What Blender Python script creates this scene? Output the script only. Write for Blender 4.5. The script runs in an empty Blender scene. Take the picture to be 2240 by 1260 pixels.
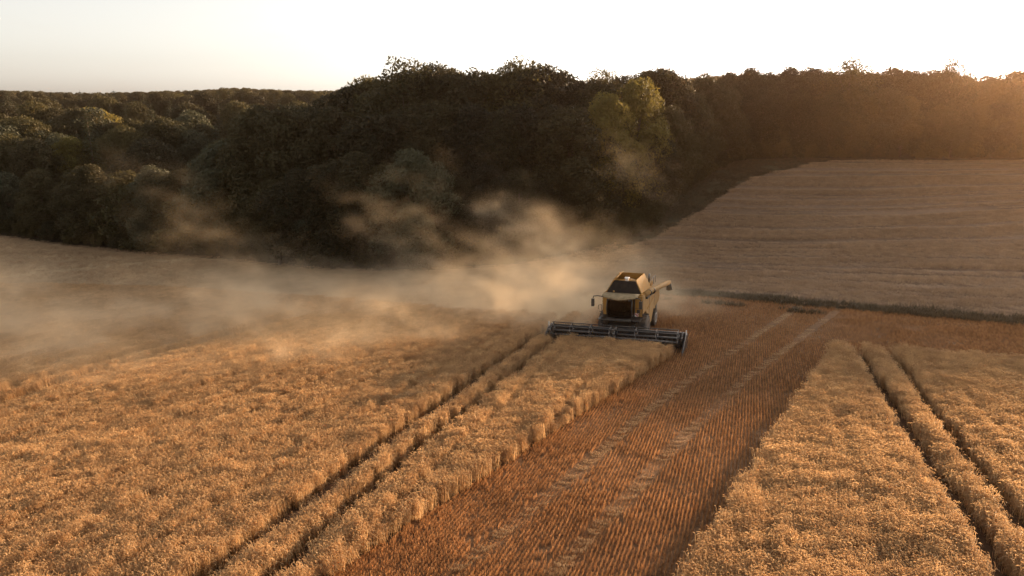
import bpy, bmesh, math, random
import numpy as np
from mathutils import Vector, Matrix

# ------------------------------------------------------------------ camera, sky, sun, exposure
SC = bpy.context.scene
COL = SC.collection
R = math.radians
F = 1493.0            # focal length in pixels of the 2240-wide photograph
HZ = 250.0            # eye-level row of the photograph
PITCH = math.atan((630 - HZ) / F)
CZ = 15.6             # camera height above the harvester's ground
SUN_AZ, SUN_EL = 48.0, 8.3
DUST, HAZE = 0.25, 0.00013

cam_d = bpy.data.cameras.new('camera')
cam = bpy.data.objects.new('camera', cam_d)
COL.objects.link(cam)
cam.location = (0, 0, CZ)
cam.rotation_euler = (math.pi / 2 - PITCH, 0, 0)
cam_d.sensor_width = 36.0
cam_d.lens = 36.0 * F / 2240.0
cam_d.clip_start = 0.2
cam_d.clip_end = 6000
SC.camera = cam

wd = bpy.data.worlds.new('World')
SC.world = wd
wd.use_nodes = True
wn, wl = wd.node_tree.nodes, wd.node_tree.links
wn.clear()
sky = wn.new('ShaderNodeTexSky')
sky.sky_type = 'NISHITA'
sky.sun_disc = False
sky.sun_elevation = R(SUN_EL)
sky.sun_rotation = R(SUN_AZ)
sky.air_density = 1.0
sky.dust_density = 2.0
sky.ozone_density = 1.0
hs = wn.new('ShaderNodeHueSaturation')
hs.inputs['Saturation'].default_value = 0.2
hs.inputs['Value'].default_value = 1.0
bg = wn.new('ShaderNodeBackground')
bg.inputs['Strength'].default_value = 0.105
wo = wn.new('ShaderNodeOutputWorld')
# thin high cloud wisps, drawn on the sky itself
tc = wn.new('ShaderNodeTexCoord')
mp = wn.new('ShaderNodeMapping')
mp.inputs['Scale'].default_value = (5, 5, 26)
cn = wn.new('ShaderNodeTexNoise')
cn.inputs['Scale'].default_value = 2.2
cn.inputs['Detail'].default_value = 7
cn.inputs['Distortion'].default_value = 0.4
cr = wn.new('ShaderNodeValToRGB')
cr.color_ramp.elements[0].position = 0.56
cr.color_ramp.elements[0].color = (0, 0, 0, 1)
cr.color_ramp.elements[1].position = 0.78
cr.color_ramp.elements[1].color = (0.22, 0.22, 0.22, 1)
cm = wn.new('ShaderNodeMixRGB')
cm.blend_type = 'MULTIPLY'
cm.inputs[2].default_value = (0.96, 0.90, 0.88, 1)
wl.new(tc.outputs['Generated'], mp.inputs[0])
wl.new(mp.outputs[0], cn.inputs[0])
wl.new(cn.outputs[0], cr.inputs[0])
wl.new(cr.outputs[0], cm.inputs[0])
wl.new(sky.outputs[0], hs.inputs['Color'])
tn_ = wn.new('ShaderNodeMixRGB'); tn_.blend_type = 'MULTIPLY'; tn_.inputs[0].default_value = 1.0
tn_.inputs[2].default_value = (1.0, 0.965, 0.93, 1)          # hazy summer evening air
wl.new(hs.outputs[0], tn_.inputs[1])
wl.new(tn_.outputs[0], cm.inputs[1])
wl.new(cm.outputs[0], bg.inputs[0])
wl.new(bg.outputs[0], wo.inputs[0])

sun_d = bpy.data.lights.new('sun', 'SUN')
sun_d.energy = 4.4
sun_d.angle = R(0.6)
sun_d.color = (1.0, 0.675, 0.385)
sun = bpy.data.objects.new('sun', sun_d)
COL.objects.link(sun)
SUN_DIR = Vector((math.sin(R(SUN_AZ)) * math.cos(R(SUN_EL)), math.cos(R(SUN_AZ)) * math.cos(R(SUN_EL)), math.sin(R(SUN_EL))))
sun.rotation_euler = SUN_DIR.to_track_quat('Z', 'Y').to_euler()
sun.location = SUN_DIR * 400

SC.view_settings.view_transform = 'Standard'
SC.view_settings.look = 'None'
SC.view_settings.gamma = 1.0
SC.view_settings.use_curve_mapping = False
SC.view_settings.exposure = 1.85
SC.render.engine = 'CYCLES'
cy = SC.cycles
cy.use_denoising = True
cy.denoiser = 'OPENIMAGEDENOISE'
cy.max_bounces = 6
cy.diffuse_bounces = 4
cy.glossy_bounces = 2
cy.transmission_bounces = 4
cy.transparent_max_bounces = 8
cy.volume_bounces = 1
cy.volume_step_rate = 2.0
cy.volume_max_steps = 256
cy.sample_clamp_indirect = 6.0

rnd = random.Random(7)
rs = np.random.RandomState(11)

# ------------------------------------------------------------------ photograph rays and the lie of the land
CP, SP = math.cos(PITCH), math.sin(PITCH)
def ray(px, py):
    x = (px - 1120) / F
    y = (630 - py) / F
    return np.array([x, CP + y * SP, -SP + y * CP])
PA, PB, PH = 0.13 - (HZ - 200) / F, 0.04, 11.5
def plane_z(x, y):
    return CZ - PH - PA * y + PB * x
def plane_hit(px, py):
    d = ray(px, py)
    t = -PH / (d[2] + PA * d[1] - PB * d[0])
    return d * t + np.array([0, 0, CZ])
def at(px, py, Y):
    d = ray(px, py)
    return d * (Y / d[1]) + np.array([0, 0, CZ])

ctl = []
for yy in range(-40, 61, 20):
    for xx in range(-80, 61, 20):
        if 0.92 * (xx - 19) + yy < 58 and not (xx < -50 and yy > 50):
            ctl.append((xx, yy, plane_z(xx, yy)))
ditch = [plane_hit(1330, 632), plane_hit(1550, 645), plane_hit(1900, 676), plane_hit(2240, 705)]
for q in ditch: ctl.append(tuple(q))
for px, py, Y in ((0, 515, 128), (250, 545, 116), (500, 566, 106), (850, 592, 95), (1100, 580, 95), (1300, 545, 100), (1420, 500, 108),
                  (1500, 410, 128), (1600, 352, 150), (1900, 350, 150), (2240, 350, 150),
                  (1700, 520, 97), (2240, 520, 83), (1650, 430, 121), (2240, 430, 112), (0, 600, 98), (500, 610, 92)):
    ctl.append(tuple(at(px, py, Y)))
for x, y, z in ((180, 150, 8), (180, 60, 3), (180, -40, 3), (120, 100, 3), (120, 30, 0), (-180, 60, -8), (-180, 130, -9), (-180, -40, -5), (0, 170, -5), (60, 200, 8), (180, 250, 10),
                (-120, 200, -7), (-60, 150, -8), (-40, 250, -4), (100, 300, 8), (-200, 300, -4), (-320, 200, -6)):
    ctl.append((x, y, z))
ctl = np.array(ctl, float)
def tps_k(r2):
    return 0.5 * r2 * np.log(np.maximum(r2, 1e-9))
n = len(ctl)
S = 100.0
cx = ctl[:, :2] / S
A = np.zeros((n + 3, n + 3))
d2 = ((cx[:, None] - cx[None]) ** 2).sum(-1)
A[:n, :n] = tps_k(d2) + np.eye(n) * 2e-4
A[:n, n] = 1; A[:n, n + 1:] = cx
A[n:, :n] = A[:n, n:].T
wts = np.linalg.solve(A, np.concatenate([ctl[:, 2], [0, 0, 0]]))
def ground_z(x, y):
    x = np.asarray(x, float); y = np.asarray(y, float)
    sh = x.shape
    p = np.stack([x.ravel(), y.ravel()], 1) / S
    out = np.empty(len(p))
    for i in range(0, len(p), 20000):
        q = p[i:i + 20000]
        k = tps_k(((q[:, None] - cx[None]) ** 2).sum(-1))
        out[i:i + 20000] = k @ wts[:n] + wts[n] + q @ wts[n + 1:]
    r = np.hypot(p[:, 0] * S - 20, p[:, 1] * S - 90)
    t = np.clip((r - 190) / 160, 0, 1); t = t * t * (3 - 2 * t)
    far = -6.0 + np.clip((p[:, 1] * S - 200) * 0.022, -2, 11)
    return (out * (1 - t) + far * t).reshape(sh)
def gz(x, y):
    return float(ground_z(np.array([x]), np.array([y]))[0])
def gp(px, py, lift=0.0):
    d = ray(px, py)
    ts = np.arange(12, 330, 0.5)
    z = CZ + d[2] * ts - ground_z(d[0] * ts, d[1] * ts) - lift
    i = int(np.argmax(z < 0))
    if i == 0: i = len(ts) - 1
    a = z[i - 1] / (z[i - 1] - z[i])
    t = ts[i - 1] + a * 0.5
    return np.array([d[0] * t, d[1] * t, CZ + d[2] * t])

# value noise on a lattice, any frequency
_lat = rs.rand(256, 256)
def vnoise(x, y, s, ox=0.0, oy=0.0):
    u = np.asarray(x) / s + ox + 1000; v = np.asarray(y) / s + oy + 1000
    iu = np.floor(u).astype(int); iv = np.floor(v).astype(int)
    fu = u - iu; fv = v - iv
    fu = fu * fu * (3 - 2 * fu); fv = fv * fv * (3 - 2 * fv)
    g = lambda a, b: _lat[a % 256, b % 256]
    return (g(iu, iv) * (1 - fu) + g(iu + 1, iv) * fu) * (1 - fv) + (g(iu, iv + 1) * (1 - fu) + g(iu + 1, iv + 1) * fu) * fv

# ------------------------------------------------------------------ materials
def mat(name):
    m = bpy.data.materials.new(name)
    m.use_nodes = True
    nt = m.node_tree
    nt.nodes.clear()
    return m, nt.nodes, nt.links, nt.nodes.new('ShaderNodeOutputMaterial')
def paint(name, col, rough=0.5, metal=0.0, dust=0.35, dustcol=(0.42, 0.30, 0.17), scale=3.0, spec=0.5):
    m, N, L, o = mat(name)
    b = N.new('ShaderNodeBsdfPrincipled')
    b.inputs['Roughness'].default_value = rough
    b.inputs['Metallic'].default_value = metal
    b.inputs['Specular IOR Level'].default_value = spec
    t = N.new('ShaderNodeTexCoord')
    nz = N.new('ShaderNodeTexNoise'); nz.inputs['Scale'].default_value = scale; nz.inputs['Detail'].default_value = 8
    rp = N.new('ShaderNodeValToRGB')
    rp.color_ramp.elements[0].position = 0.35; rp.color_ramp.elements[0].color = (0, 0, 0, 1)
    rp.color_ramp.elements[1].position = 0.75; rp.color_ramp.elements[1].color = (dust, dust, dust, 1)
    mx = N.new('ShaderNodeMixRGB'); mx.inputs[1].default_value = (*col, 1); mx.inputs[2].default_value = (*dustcol, 1)
    L.new(t.outputs['Object'], nz.inputs[0]); L.new(nz.outputs[0], rp.inputs[0]); L.new(rp.outputs[0], mx.inputs[0])
    L.new(mx.outputs[0], b.inputs['Base Color'])
    L.new(b.outputs[0], o.inputs[0])
    return m
def plantmat(name, dark, light, trans=0.45, patch=9.0, rough=0.6, pcol=None, sheen=0.0):
    """leaf or straw: diffuse plus translucent, varied per plant and per patch of ground"""
    m, N, L, o = mat(name)
    oi = N.new('ShaderNodeObjectInfo')
    ge = N.new('ShaderNodeNewGeometry')
    nz = N.new('ShaderNodeTexNoise'); nz.inputs['Scale'].default_value = 1.0 / patch; nz.inputs['Detail'].default_value = 4
    L.new(ge.outputs['Position'], nz.inputs[0])
    ad = N.new('ShaderNodeMath'); ad.operation = 'ADD'
    L.new(oi.outputs['Random'], ad.inputs[0]); L.new(nz.outputs[0], ad.inputs[1])
    mr = N.new('ShaderNodeMapRange'); mr.inputs[1].default_value = 0.35; mr.inputs[2].default_value = 1.65
    L.new(ad.outputs[0], mr.inputs[0])
    ri = N.new('ShaderNodeMath'); ri.operation = 'MULTIPLY_ADD'
    L.new(ge.outputs['Random Per Island'], ri.inputs[0]); ri.inputs[1].default_value = 0.36
    ri2 = N.new('ShaderNodeMath'); ri2.operation = 'SUBTRACT'; ri2.inputs[1].default_value = 0.18
    L.new(mr.outputs[0], ri.inputs[2]); L.new(ri.outputs[0], ri2.inputs[0])
    mx = N.new('ShaderNodeMixRGB'); mx.inputs[1].default_value = (*dark, 1); mx.inputs[2].default_value = (*light, 1)
    mx.use_clamp = True
    L.new(ri2.outputs[0], mx.inputs[0])
    df = N.new('ShaderNodeBsdfPrincipled'); df.inputs['Roughness'].default_value = rough
    df.inputs['Specular IOR Level'].default_value = 0.25
    tl = N.new('ShaderNodeBsdfTranslucent')
    L.new(mx.outputs[0], df.inputs['Base Color']); L.new(mx.outputs[0], tl.inputs[0])
    ms = N.new('ShaderNodeMixShader'); ms.inputs[0].default_value = trans
    L.new(df.outputs[0], ms.inputs[1]); L.new(tl.outputs[0], ms.inputs[2]); L.new(ms.outputs[0], o.inputs[0])
    return m

M = {}
M['wheat'] = plantmat('ripe_wheat', (0.388, 0.230, 0.113), (0.725, 0.487, 0.250), 0.42, 7)
M['stubble'] = plantmat('cut_stubble', (0.232, 0.113, 0.049), (0.515, 0.272, 0.119), 0.35, 3)
M['straw'] = plantmat('laid_straw', (0.31, 0.18, 0.08), (0.56, 0.36, 0.18), 0.35, 3)
M['pale_crop'] = plantmat('pale_crop', (0.28, 0.18, 0.105), (0.54, 0.37, 0.225), 0.35, 14)
M['grass'] = plantmat('rough_grass', (0.045, 0.036, 0.020), (0.115, 0.085, 0.045), 0.3, 4)
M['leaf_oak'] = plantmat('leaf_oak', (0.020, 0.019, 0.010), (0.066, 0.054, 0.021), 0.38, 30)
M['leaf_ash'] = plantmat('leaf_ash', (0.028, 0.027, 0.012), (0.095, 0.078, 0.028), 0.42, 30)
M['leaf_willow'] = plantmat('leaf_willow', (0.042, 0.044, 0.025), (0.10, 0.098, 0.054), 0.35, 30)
M['leaf_gold'] = plantmat('leaf_gold', (0.10, 0.085, 0.02), (0.24, 0.185, 0.05), 0.48, 30)  # sunlight put into the colour: brighter golden leaves for crowns the sun catches
M['needle'] = plantmat('spruce_needle', (0.022, 0.028, 0.013), (0.06, 0.062, 0.028), 0.2, 30)
M['bark'] = paint('bark', (0.075, 0.052, 0.038), 0.9, dust=0.5, dustcol=(0.13, 0.11, 0.09), scale=2)
M['yellow'] = paint('yellow_paint', (0.40, 0.195, 0.032), 0.7, spec=0.2, dust=0.75, dustcol=(0.33, 0.205, 0.085))
M['tan'] = paint('dusty_yellow_panel', (0.34, 0.19, 0.062), 0.75, spec=0.15, dust=0.8, dustcol=(0.38, 0.26, 0.14))
M['roof'] = paint('dusty_roof', (0.20, 0.15, 0.085), 0.75, spec=0.15, dust=0.6, dustcol=(0.45, 0.34, 0.2))
M['black'] = paint('black_plastic', (0.018, 0.016, 0.016), 0.45, dust=0.12)
M['steel'] = paint('worn_steel', (0.17, 0.165, 0.165), 0.3, metal=0.9, dust=0.25)
M['dark'] = paint('dark_header_paint', (0.02, 0.019, 0.022), 0.35, dust=0.12)
M['bat'] = paint('reel_tube_paint', (0.05, 0.048, 0.05), 0.22, metal=0.6, dust=0.15)
M['screen'] = paint('dark_mesh_panel', (0.012, 0.009, 0.008), 0.7, spec=.15, dust=0.05)
M['tyre'] = paint('tyre_rubber', (0.03, 0.026, 0.024), 0.85, dust=0.75, dustcol=(0.20, 0.13, 0.075))
M['rim'] = paint('white_rim', (0.68, 0.66, 0.60), 0.5, dust=0.4)
M['white'] = paint('white_marker', (0.75, 0.72, 0.68), 0.5, dust=0.2)
M['red'] = paint('red_marker', (0.50, 0.045, 0.03), 0.5, dust=0.2)
M['seat'] = paint('seat_fabric', (0.04, 0.04, 0.05), 0.9, dust=0.1)
m, N, L, o = mat('cab_glass')
g1 = N.new('ShaderNodeBsdfTransparent'); g1.inputs[0].default_value = (0.16, 0.15, 0.15, 1)
g2 = N.new('ShaderNodeBsdfGlossy'); g2.inputs['Roughness'].default_value = 0.04; g2.inputs[0].default_value = (0.8, 0.8, 0.8, 1)
fr = N.new('ShaderNodeFresnel'); fr.inputs[0].default_value = 1.5
mx = N.new('ShaderNodeMixShader')
L.new(fr.outputs[0], mx.inputs[0]); L.new(g1.outputs[0], mx.inputs[1]); L.new(g2.outputs[0], mx.inputs[2]); L.new(mx.outputs[0], o.inputs[0])
M['glass'] = m
m, N, L, o = mat('lamp_lens')
b = N.new('ShaderNodeBsdfPrincipled'); b.inputs['Base Color'].default_value = (0.8, 0.8, 0.78, 1); b.inputs['Roughness'].default_value = 0.08; b.inputs['Metallic'].default_value = 0.6
L.new(b.outputs[0], o.inputs[0]); M['lens'] = m

# ground: colour of each kind of land comes from a vertex attribute, grain from noise
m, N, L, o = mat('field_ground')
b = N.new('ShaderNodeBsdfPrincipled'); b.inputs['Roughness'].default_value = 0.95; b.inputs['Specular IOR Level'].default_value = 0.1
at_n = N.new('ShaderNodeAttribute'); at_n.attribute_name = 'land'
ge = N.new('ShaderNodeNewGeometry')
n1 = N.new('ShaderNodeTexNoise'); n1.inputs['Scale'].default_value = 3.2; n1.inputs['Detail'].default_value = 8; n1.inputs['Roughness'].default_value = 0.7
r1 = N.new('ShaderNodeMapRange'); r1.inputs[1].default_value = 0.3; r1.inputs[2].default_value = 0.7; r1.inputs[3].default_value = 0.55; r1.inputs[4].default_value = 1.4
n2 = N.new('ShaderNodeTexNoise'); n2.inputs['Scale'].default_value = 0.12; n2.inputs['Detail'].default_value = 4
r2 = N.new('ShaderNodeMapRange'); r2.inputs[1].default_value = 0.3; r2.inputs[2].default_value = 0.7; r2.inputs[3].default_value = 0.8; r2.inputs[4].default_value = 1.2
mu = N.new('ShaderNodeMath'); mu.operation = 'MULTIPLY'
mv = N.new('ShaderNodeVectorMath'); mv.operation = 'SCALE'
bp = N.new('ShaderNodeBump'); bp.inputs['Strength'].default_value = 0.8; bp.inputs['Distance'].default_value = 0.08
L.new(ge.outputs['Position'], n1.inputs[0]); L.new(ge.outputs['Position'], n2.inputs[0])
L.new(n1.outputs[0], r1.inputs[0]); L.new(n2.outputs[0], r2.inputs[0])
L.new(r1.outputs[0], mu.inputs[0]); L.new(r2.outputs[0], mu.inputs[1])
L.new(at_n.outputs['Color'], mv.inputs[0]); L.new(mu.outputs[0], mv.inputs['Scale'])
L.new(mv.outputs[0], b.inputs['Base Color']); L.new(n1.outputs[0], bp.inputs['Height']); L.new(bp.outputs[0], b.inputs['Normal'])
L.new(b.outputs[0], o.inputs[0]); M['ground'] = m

# ------------------------------------------------------------------ helpers for objects
def np_mesh(name, verts, faces, mats=None, midx=None, smooth=False):
    me = bpy.data.meshes.new(name)
    verts = np.asarray(verts, np.float32); faces = np.asarray(faces, np.int32)
    me.vertices.add(len(verts)); me.vertices.foreach_set('co', verts.ravel())
    k = faces.shape[1]
    me.loops.add(faces.size); me.loops.foreach_set('vertex_index', faces.ravel())
    me.polygons.add(len(faces)); me.polygons.foreach_set('loop_start', np.arange(0, faces.size, k, dtype=np.int32))
    for m_ in (mats or []): me.materials.append(m_)
    if midx is not None: me.polygons.foreach_set('material_index', np.asarray(midx, np.int32))
    me.update(calc_edges=True)
    if smooth: me.polygons.foreach_set('use_smooth', np.ones(len(faces), bool))
    return me
def link(name, data, parent=None, **props):
    ob = bpy.data.objects.new(name, data)
    COL.objects.link(ob)
    if parent is not None: ob.parent = parent
    for k_, v_ in props.items(): ob[k_] = v_
    return ob

# ------------------------------------------------------------------ field layout (ground positions)
def gl(*pts): return [gp(*q)[:2] for q in pts]
edgeL = gl((770, 1235), (1480, 772))            # crop edge of the strip being cut
edgeR = [gp(1497, 1250, .7)[:2], gp(1812, 772, .7)[:2]]           # left edge of the standing wedge
tramL1 = gl((505, 1250), (821, 1006), (1189, 738))
tramL2 = gl((650, 1250), (918, 1006), (1232, 744))
tramR1 = gl((2170, 1255), (2020, 1015), (1872, 780))
tramR2 = gl((2240, 1195), (2085, 985), (1937, 780))
tramF1 = gl((0, 903), (250, 821), (518, 746))
tramF2 = gl((0, 878), (230, 812), (490, 738))
far_edge = gl((-60, 630), (125, 632), (400, 640), (714, 664), (1004, 692), (1192, 706))
head_l, head_r = gp(1197, 742)[:2], gp(1486, 772)[:2]
TRAM_AZ = math.atan2(tramL2[-1][0] - tramL2[0][0], tramL2[-1][1] - tramL2[0][1])
HEAD = math.atan2(edgeL[1][0] - edgeL[0][0], edgeL[1][1] - edgeL[0][1])
print('tram az', math.degrees(TRAM_AZ), 'edge az', math.degrees(HEAD), 'edgeR', math.degrees(math.atan2(*(np.array(edgeR[1]) - edgeR[0]))), head_l, head_r)
def xline(pts, y):
    """x of a polyline at y, extended straight beyond both ends"""
    pts = [np.asarray(p) for p in pts]
    ys = np.array([p[1] for p in pts]); xs = np.array([p[0] for p in pts])
    o_ = np.argsort(ys); ys, xs = ys[o_], xs[o_]
    y = np.asarray(y, float)
    out = np.interp(y, ys, xs)
    s0 = (xs[1] - xs[0]) / (ys[1] - ys[0]); s1 = (xs[-1] - xs[-2]) / (ys[-1] - ys[-2])
    out = np.where(y < ys[0], xs[0] + (y - ys[0]) * s0, out)
    return np.where(y > ys[-1], xs[-1] + (y - ys[-1]) * s1, out)
def yline(pts, x):
    return xline([np.asarray(p)[::-1] for p in pts], x)
def straight(pts): return [pts[0], pts[-1]]
def dist_line(pts, x, y):
    a, b_ = np.asarray(pts[0]), np.asarray(pts[-1])
    d = (b_ - a) / np.linalg.norm(b_ - a)
    return (x - a[0]) * d[1] - (y - a[1]) * d[0]          # + to the right of travel away from camera
ditch_l = [q[:2] for q in ditch]
def ditch_y(x): return np.clip(yline(ditch_l, x), 25, 95)
wedge_top = gl((1800, 772), (1880, 776), (1990, 783), (2240, 806))
forest_edge = [at(px, py, Y)[:2] for px, py, Y in ((-250, 500, 136), (0, 515, 128), (250, 545, 116), (500, 566, 106), (850, 592, 95), (1100, 580, 95), (1300, 545, 100), (1420, 490, 109),
               (1500, 410, 128), (1600, 352, 149), (1900, 350, 151), (2240, 350, 151))] + [np.array([150, 140]), np.array([185, 118])]
def forest_y(x): return yline(forest_edge, x)
grass_edge = [gp(*q)[:2] for q in ((1150, 592), (1300, 566), (1450, 512), (1530, 462), (1640, 392), (1760, 362))]

def in_left_wheat(x, y):
    ahead_of_cut = dist_line([head_l, head_r], x, y)     # + is the camera side of the header line
    ok = (dist_line(edgeL, x, y) < 0)
    ok &= y < yline(far_edge, np.minimum(x, head_l[0]))
    past = (x > head_l[0] - 0.2) & (dist_line([head_l, head_r], x, y) < 0.35)
    side = (x > xline([head_l, head_l + np.array([math.sin(HEAD), math.cos(HEAD)])], y) - 0.1) & (y > head_l[1] - 2)
    hl = dist_line([head_l, head_l + np.array([math.sin(HEAD), math.cos(HEAD)])], x, y)   # + right of header's left end
    behind = dist_line([head_l, head_r], x, y) < 0.85
    return ok & ~((hl > 0) & behind)
def in_wedge(x, y):
    return (dist_line(edgeR, x, y) > 0) & (y < yline(wedge_top, x) + (vnoise(x, y, 1.3) - .5) * 1.0)
def far_u(x, y):
    yd = ditch_y(x)
    return (y - yd) / (152 - yd)
def in_far_field(x, y):
    ok = (y > ditch_y(x) + 2.2) & (x > 8)
    ge_ = xline(grass_edge, y)
    return ok & (x > ge_ + (vnoise(x, y, 2.5) - .5) * 1.2) & (y < forest_y(x) - 2)

# ------------------------------------------------------------------ ground sheet
def axis(lo, hi, step, out):
    a = list(np.arange(lo, hi + 1e-6, step))
    left, right, s, l_, h_ = [], [], step, lo, hi
    while h_ < out or l_ > -out:
        s *= 1.25
        l_ -= s; h_ += s
        left.append(l_); right.append(h_)
    return np.array(left[::-1] + a + right)
xs = axis(-120, 140, 0.8, 2500); ys = axis(8, 170, 0.8, 2500)
X, Y = np.meshgrid(xs, ys)
Z = ground_z(X, Y) + (vnoise(X, Y, 1.7) - .5) * 0.05 + (vnoise(X, Y, 12) - .5) * 0.15
# a shallow ditch and wheel ruts in the tramlines
Z -= 0.45 * np.exp(-((Y - ditch_y(X)) / 1.2) ** 2) * (X > 0)
nx, ny = len(xs), len(ys)
ii = np.arange(nx * ny).reshape(ny, nx)
fc = np.stack([ii[:-1, :-1], ii[:-1, 1:], ii[1:, 1:], ii[1:, :-1]], -1).reshape(-1, 4)
me = np_mesh('ground', np.stack([X, Y, Z], -1).reshape(-1, 3), fc, [M['ground']], smooth=True)
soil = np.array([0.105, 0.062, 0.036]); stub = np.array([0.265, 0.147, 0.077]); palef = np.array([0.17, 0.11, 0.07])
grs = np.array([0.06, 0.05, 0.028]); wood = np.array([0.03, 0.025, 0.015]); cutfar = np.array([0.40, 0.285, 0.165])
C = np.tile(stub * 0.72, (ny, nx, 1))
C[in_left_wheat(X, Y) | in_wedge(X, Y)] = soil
lf = (X < head_l[0] + 6) & (Y > yline(far_edge, np.minimum(X, head_l[0])))
C[lf] = cutfar
ff = in_far_field(X, Y)
C[ff] = palef
C[(~ff) & (Y > ditch_y(X) - 1.2) & (X > 12)] = grs
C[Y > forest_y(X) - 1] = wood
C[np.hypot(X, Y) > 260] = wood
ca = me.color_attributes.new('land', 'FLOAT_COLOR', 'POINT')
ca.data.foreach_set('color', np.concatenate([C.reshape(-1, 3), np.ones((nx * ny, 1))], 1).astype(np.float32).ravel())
link('ground', me, kind='structure', label='sloping harvested farmland running down to the woods')

# ------------------------------------------------------------------ scatter tool
def scatter(name, P, scl, rot, vid, sources, **props):
    me = bpy.data.meshes.new(name)
    P = np.asarray(P, np.float32)
    me.vertices.add(len(P)); me.vertices.foreach_set('co', P.ravel())
    for nm, arr in (('scl', scl), ('rot', rot)):
        a_ = me.attributes.new(nm, 'FLOAT_VECTOR', 'POINT'); a_.data.foreach_set('vector', np.asarray(arr, np.float32).ravel())
    a_ = me.attributes.new('vid', 'INT', 'POINT'); a_.data.foreach_set('value', np.asarray(vid, np.int32))
    coll = bpy.data.collections.new(name + '_source')
    for s_ in sources: coll.objects.link(s_)
    ng = bpy.data.node_groups.new(name + '_scatter', 'GeometryNodeTree')
    ng.interface.new_socket('Geometry', in_out='INPUT', socket_type='NodeSocketGeometry')
    ng.interface.new_socket('Geometry', in_out='OUTPUT', socket_type='NodeSocketGeometry')
    gi, go = ng.nodes.new('NodeGroupInput'), ng.nodes.new('NodeGroupOutput')
    ip = ng.nodes.new('GeometryNodeInstanceOnPoints')
    ci = ng.nodes.new('GeometryNodeCollectionInfo')
    ci.inputs['Collection'].default_value = coll
    ci.inputs['Separate Children'].default_value = True
    ci.inputs['Reset Children'].default_value = True
    ip.inputs['Pick Instance'].default_value = True
    def na(nm, ty):
        nd = ng.nodes.new('GeometryNodeInputNamedAttribute'); nd.data_type = ty; nd.inputs[0].default_value = nm
        return [s for s in nd.outputs if s.enabled and s.name == 'Attribute'][0]
    ng.links.new(gi.outputs[0], ip.inputs['Points'])
    ng.links.new(ci.outputs[0], ip.inputs['Instance'])
    ng.links.new(na('vid', 'INT'), ip.inputs['Instance Index'])
    ng.links.new(na('rot', 'FLOAT_VECTOR'), ip.inputs['Rotation'])
    ng.links.new(na('scl', 'FLOAT_VECTOR'), ip.inputs['Scale'])
    ng.links.new(ip.outputs[0], go.inputs[0])
    ob = link(name, me, **props)
    md = ob.modifiers.new('scatter', 'NODES'); md.node_group = ng
    return ob
def source(name, me):
    return bpy.data.objects.new(name, me)          # lives only inside a scatter collection

def ribbons(base, pts_rel, widths, side):
    """many bent ribbons at once: base (n,3), pts_rel (n,k,3), widths (k,), side (n,3)"""
    n_, k = pts_rel.shape[:2]
    P = base[:, None] + pts_rel
    w = side[:, None] * np.asarray(widths)[None, :, None] * 0.5
    V = np.stack([P - w, P + w], 2).reshape(n_, k * 2, 3)
    f = np.array([[2 * j, 2 * j + 1, 2 * j + 3, 2 * j + 2] for j in range(k - 1)])
    Fc = (np.arange(n_)[:, None, None] * (k * 2) + f[None]).reshape(-1, 4)
    return V.reshape(-1, 3), Fc
def merge(parts):
    V, Fs, off = [], [], 0
    for v, f in parts:
        V.append(v); Fs.append(f + off); off += len(v)
    return np.concatenate(V), np.concatenate(Fs)
def rdir(n_):
    a = rs.rand(n_) * 2 * np.pi
    return np.stack([np.cos(a), np.sin(a), np.zeros(n_)], 1)

def wheat_tuft(seed, nst=44, foot=0.34, h=0.74, mat_='wheat'):
    rs.seed(seed)
    b_ = np.stack([(rs.rand(nst) - .5) * foot, (rs.rand(nst) - .5) * foot, np.zeros(nst)], 1)
    lean = rdir(nst) * (0.05 + 0.10 * rs.rand(nst, 1)) + np.array([-0.07, -0.05, 0])
    hh = h * (0.86 + 0.22 * rs.rand(nst, 1))
    up = np.array([0, 0, 1.0])
    top = lean + up * hh
    side = rdir(nst)
    st = np.stack([np.zeros((nst, 3)), top * 0.55, top], 1)
    parts = [ribbons(b_, st, [0.011, 0.010, 0.008], side)]
    ed = rdir(nst) * 0.7 + np.array([-0.45, -0.30, 0]); ed /= np.linalg.norm(ed, axis=1, keepdims=True)
    el = 0.10 + 0.06 * rs.rand(nst, 1)
    droop = 0.25 + 0.9 * rs.rand(nst, 1)
    e1 = top + ed * el * 0.45 * droop + up * el * 0.42
    e2 = e1 + ed * el * 0.55 * droop + up * el * (0.30 - 0.55 * droop)
    for sd in (np.cross(ed, up), up * 0.75 + ed * 0.3):
        parts.append(ribbons(b_, np.stack([top, e1, e2], 1), [0.010, 0.021, 0.008], sd / np.linalg.norm(sd, axis=-1, keepdims=True) * np.ones((nst, 1))))
    nl = nst
    li = rs.randint(0, nst, nl)
    ld = rdir(nl)
    l0 = lean[li] * 0.6 + up * hh[li] * (0.45 + 0.4 * rs.rand(nl, 1))
    L_ = 0.10 + 0.13 * rs.rand(nl, 1)
    l1 = l0 + ld * L_ * 0.6 + up * L_ * 0.5
    l2 = l1 + ld * L_ * 0.6 - up * L_ * 0.4
    parts.append(ribbons(b_[li], np.stack([l0, l1, l2], 1), [0.012, 0.018, 0.004], np.cross(ld, up)))
    V, Fc = merge(parts)
    return np_mesh('wheat_tuft', V, Fc, [M[mat_]])
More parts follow.
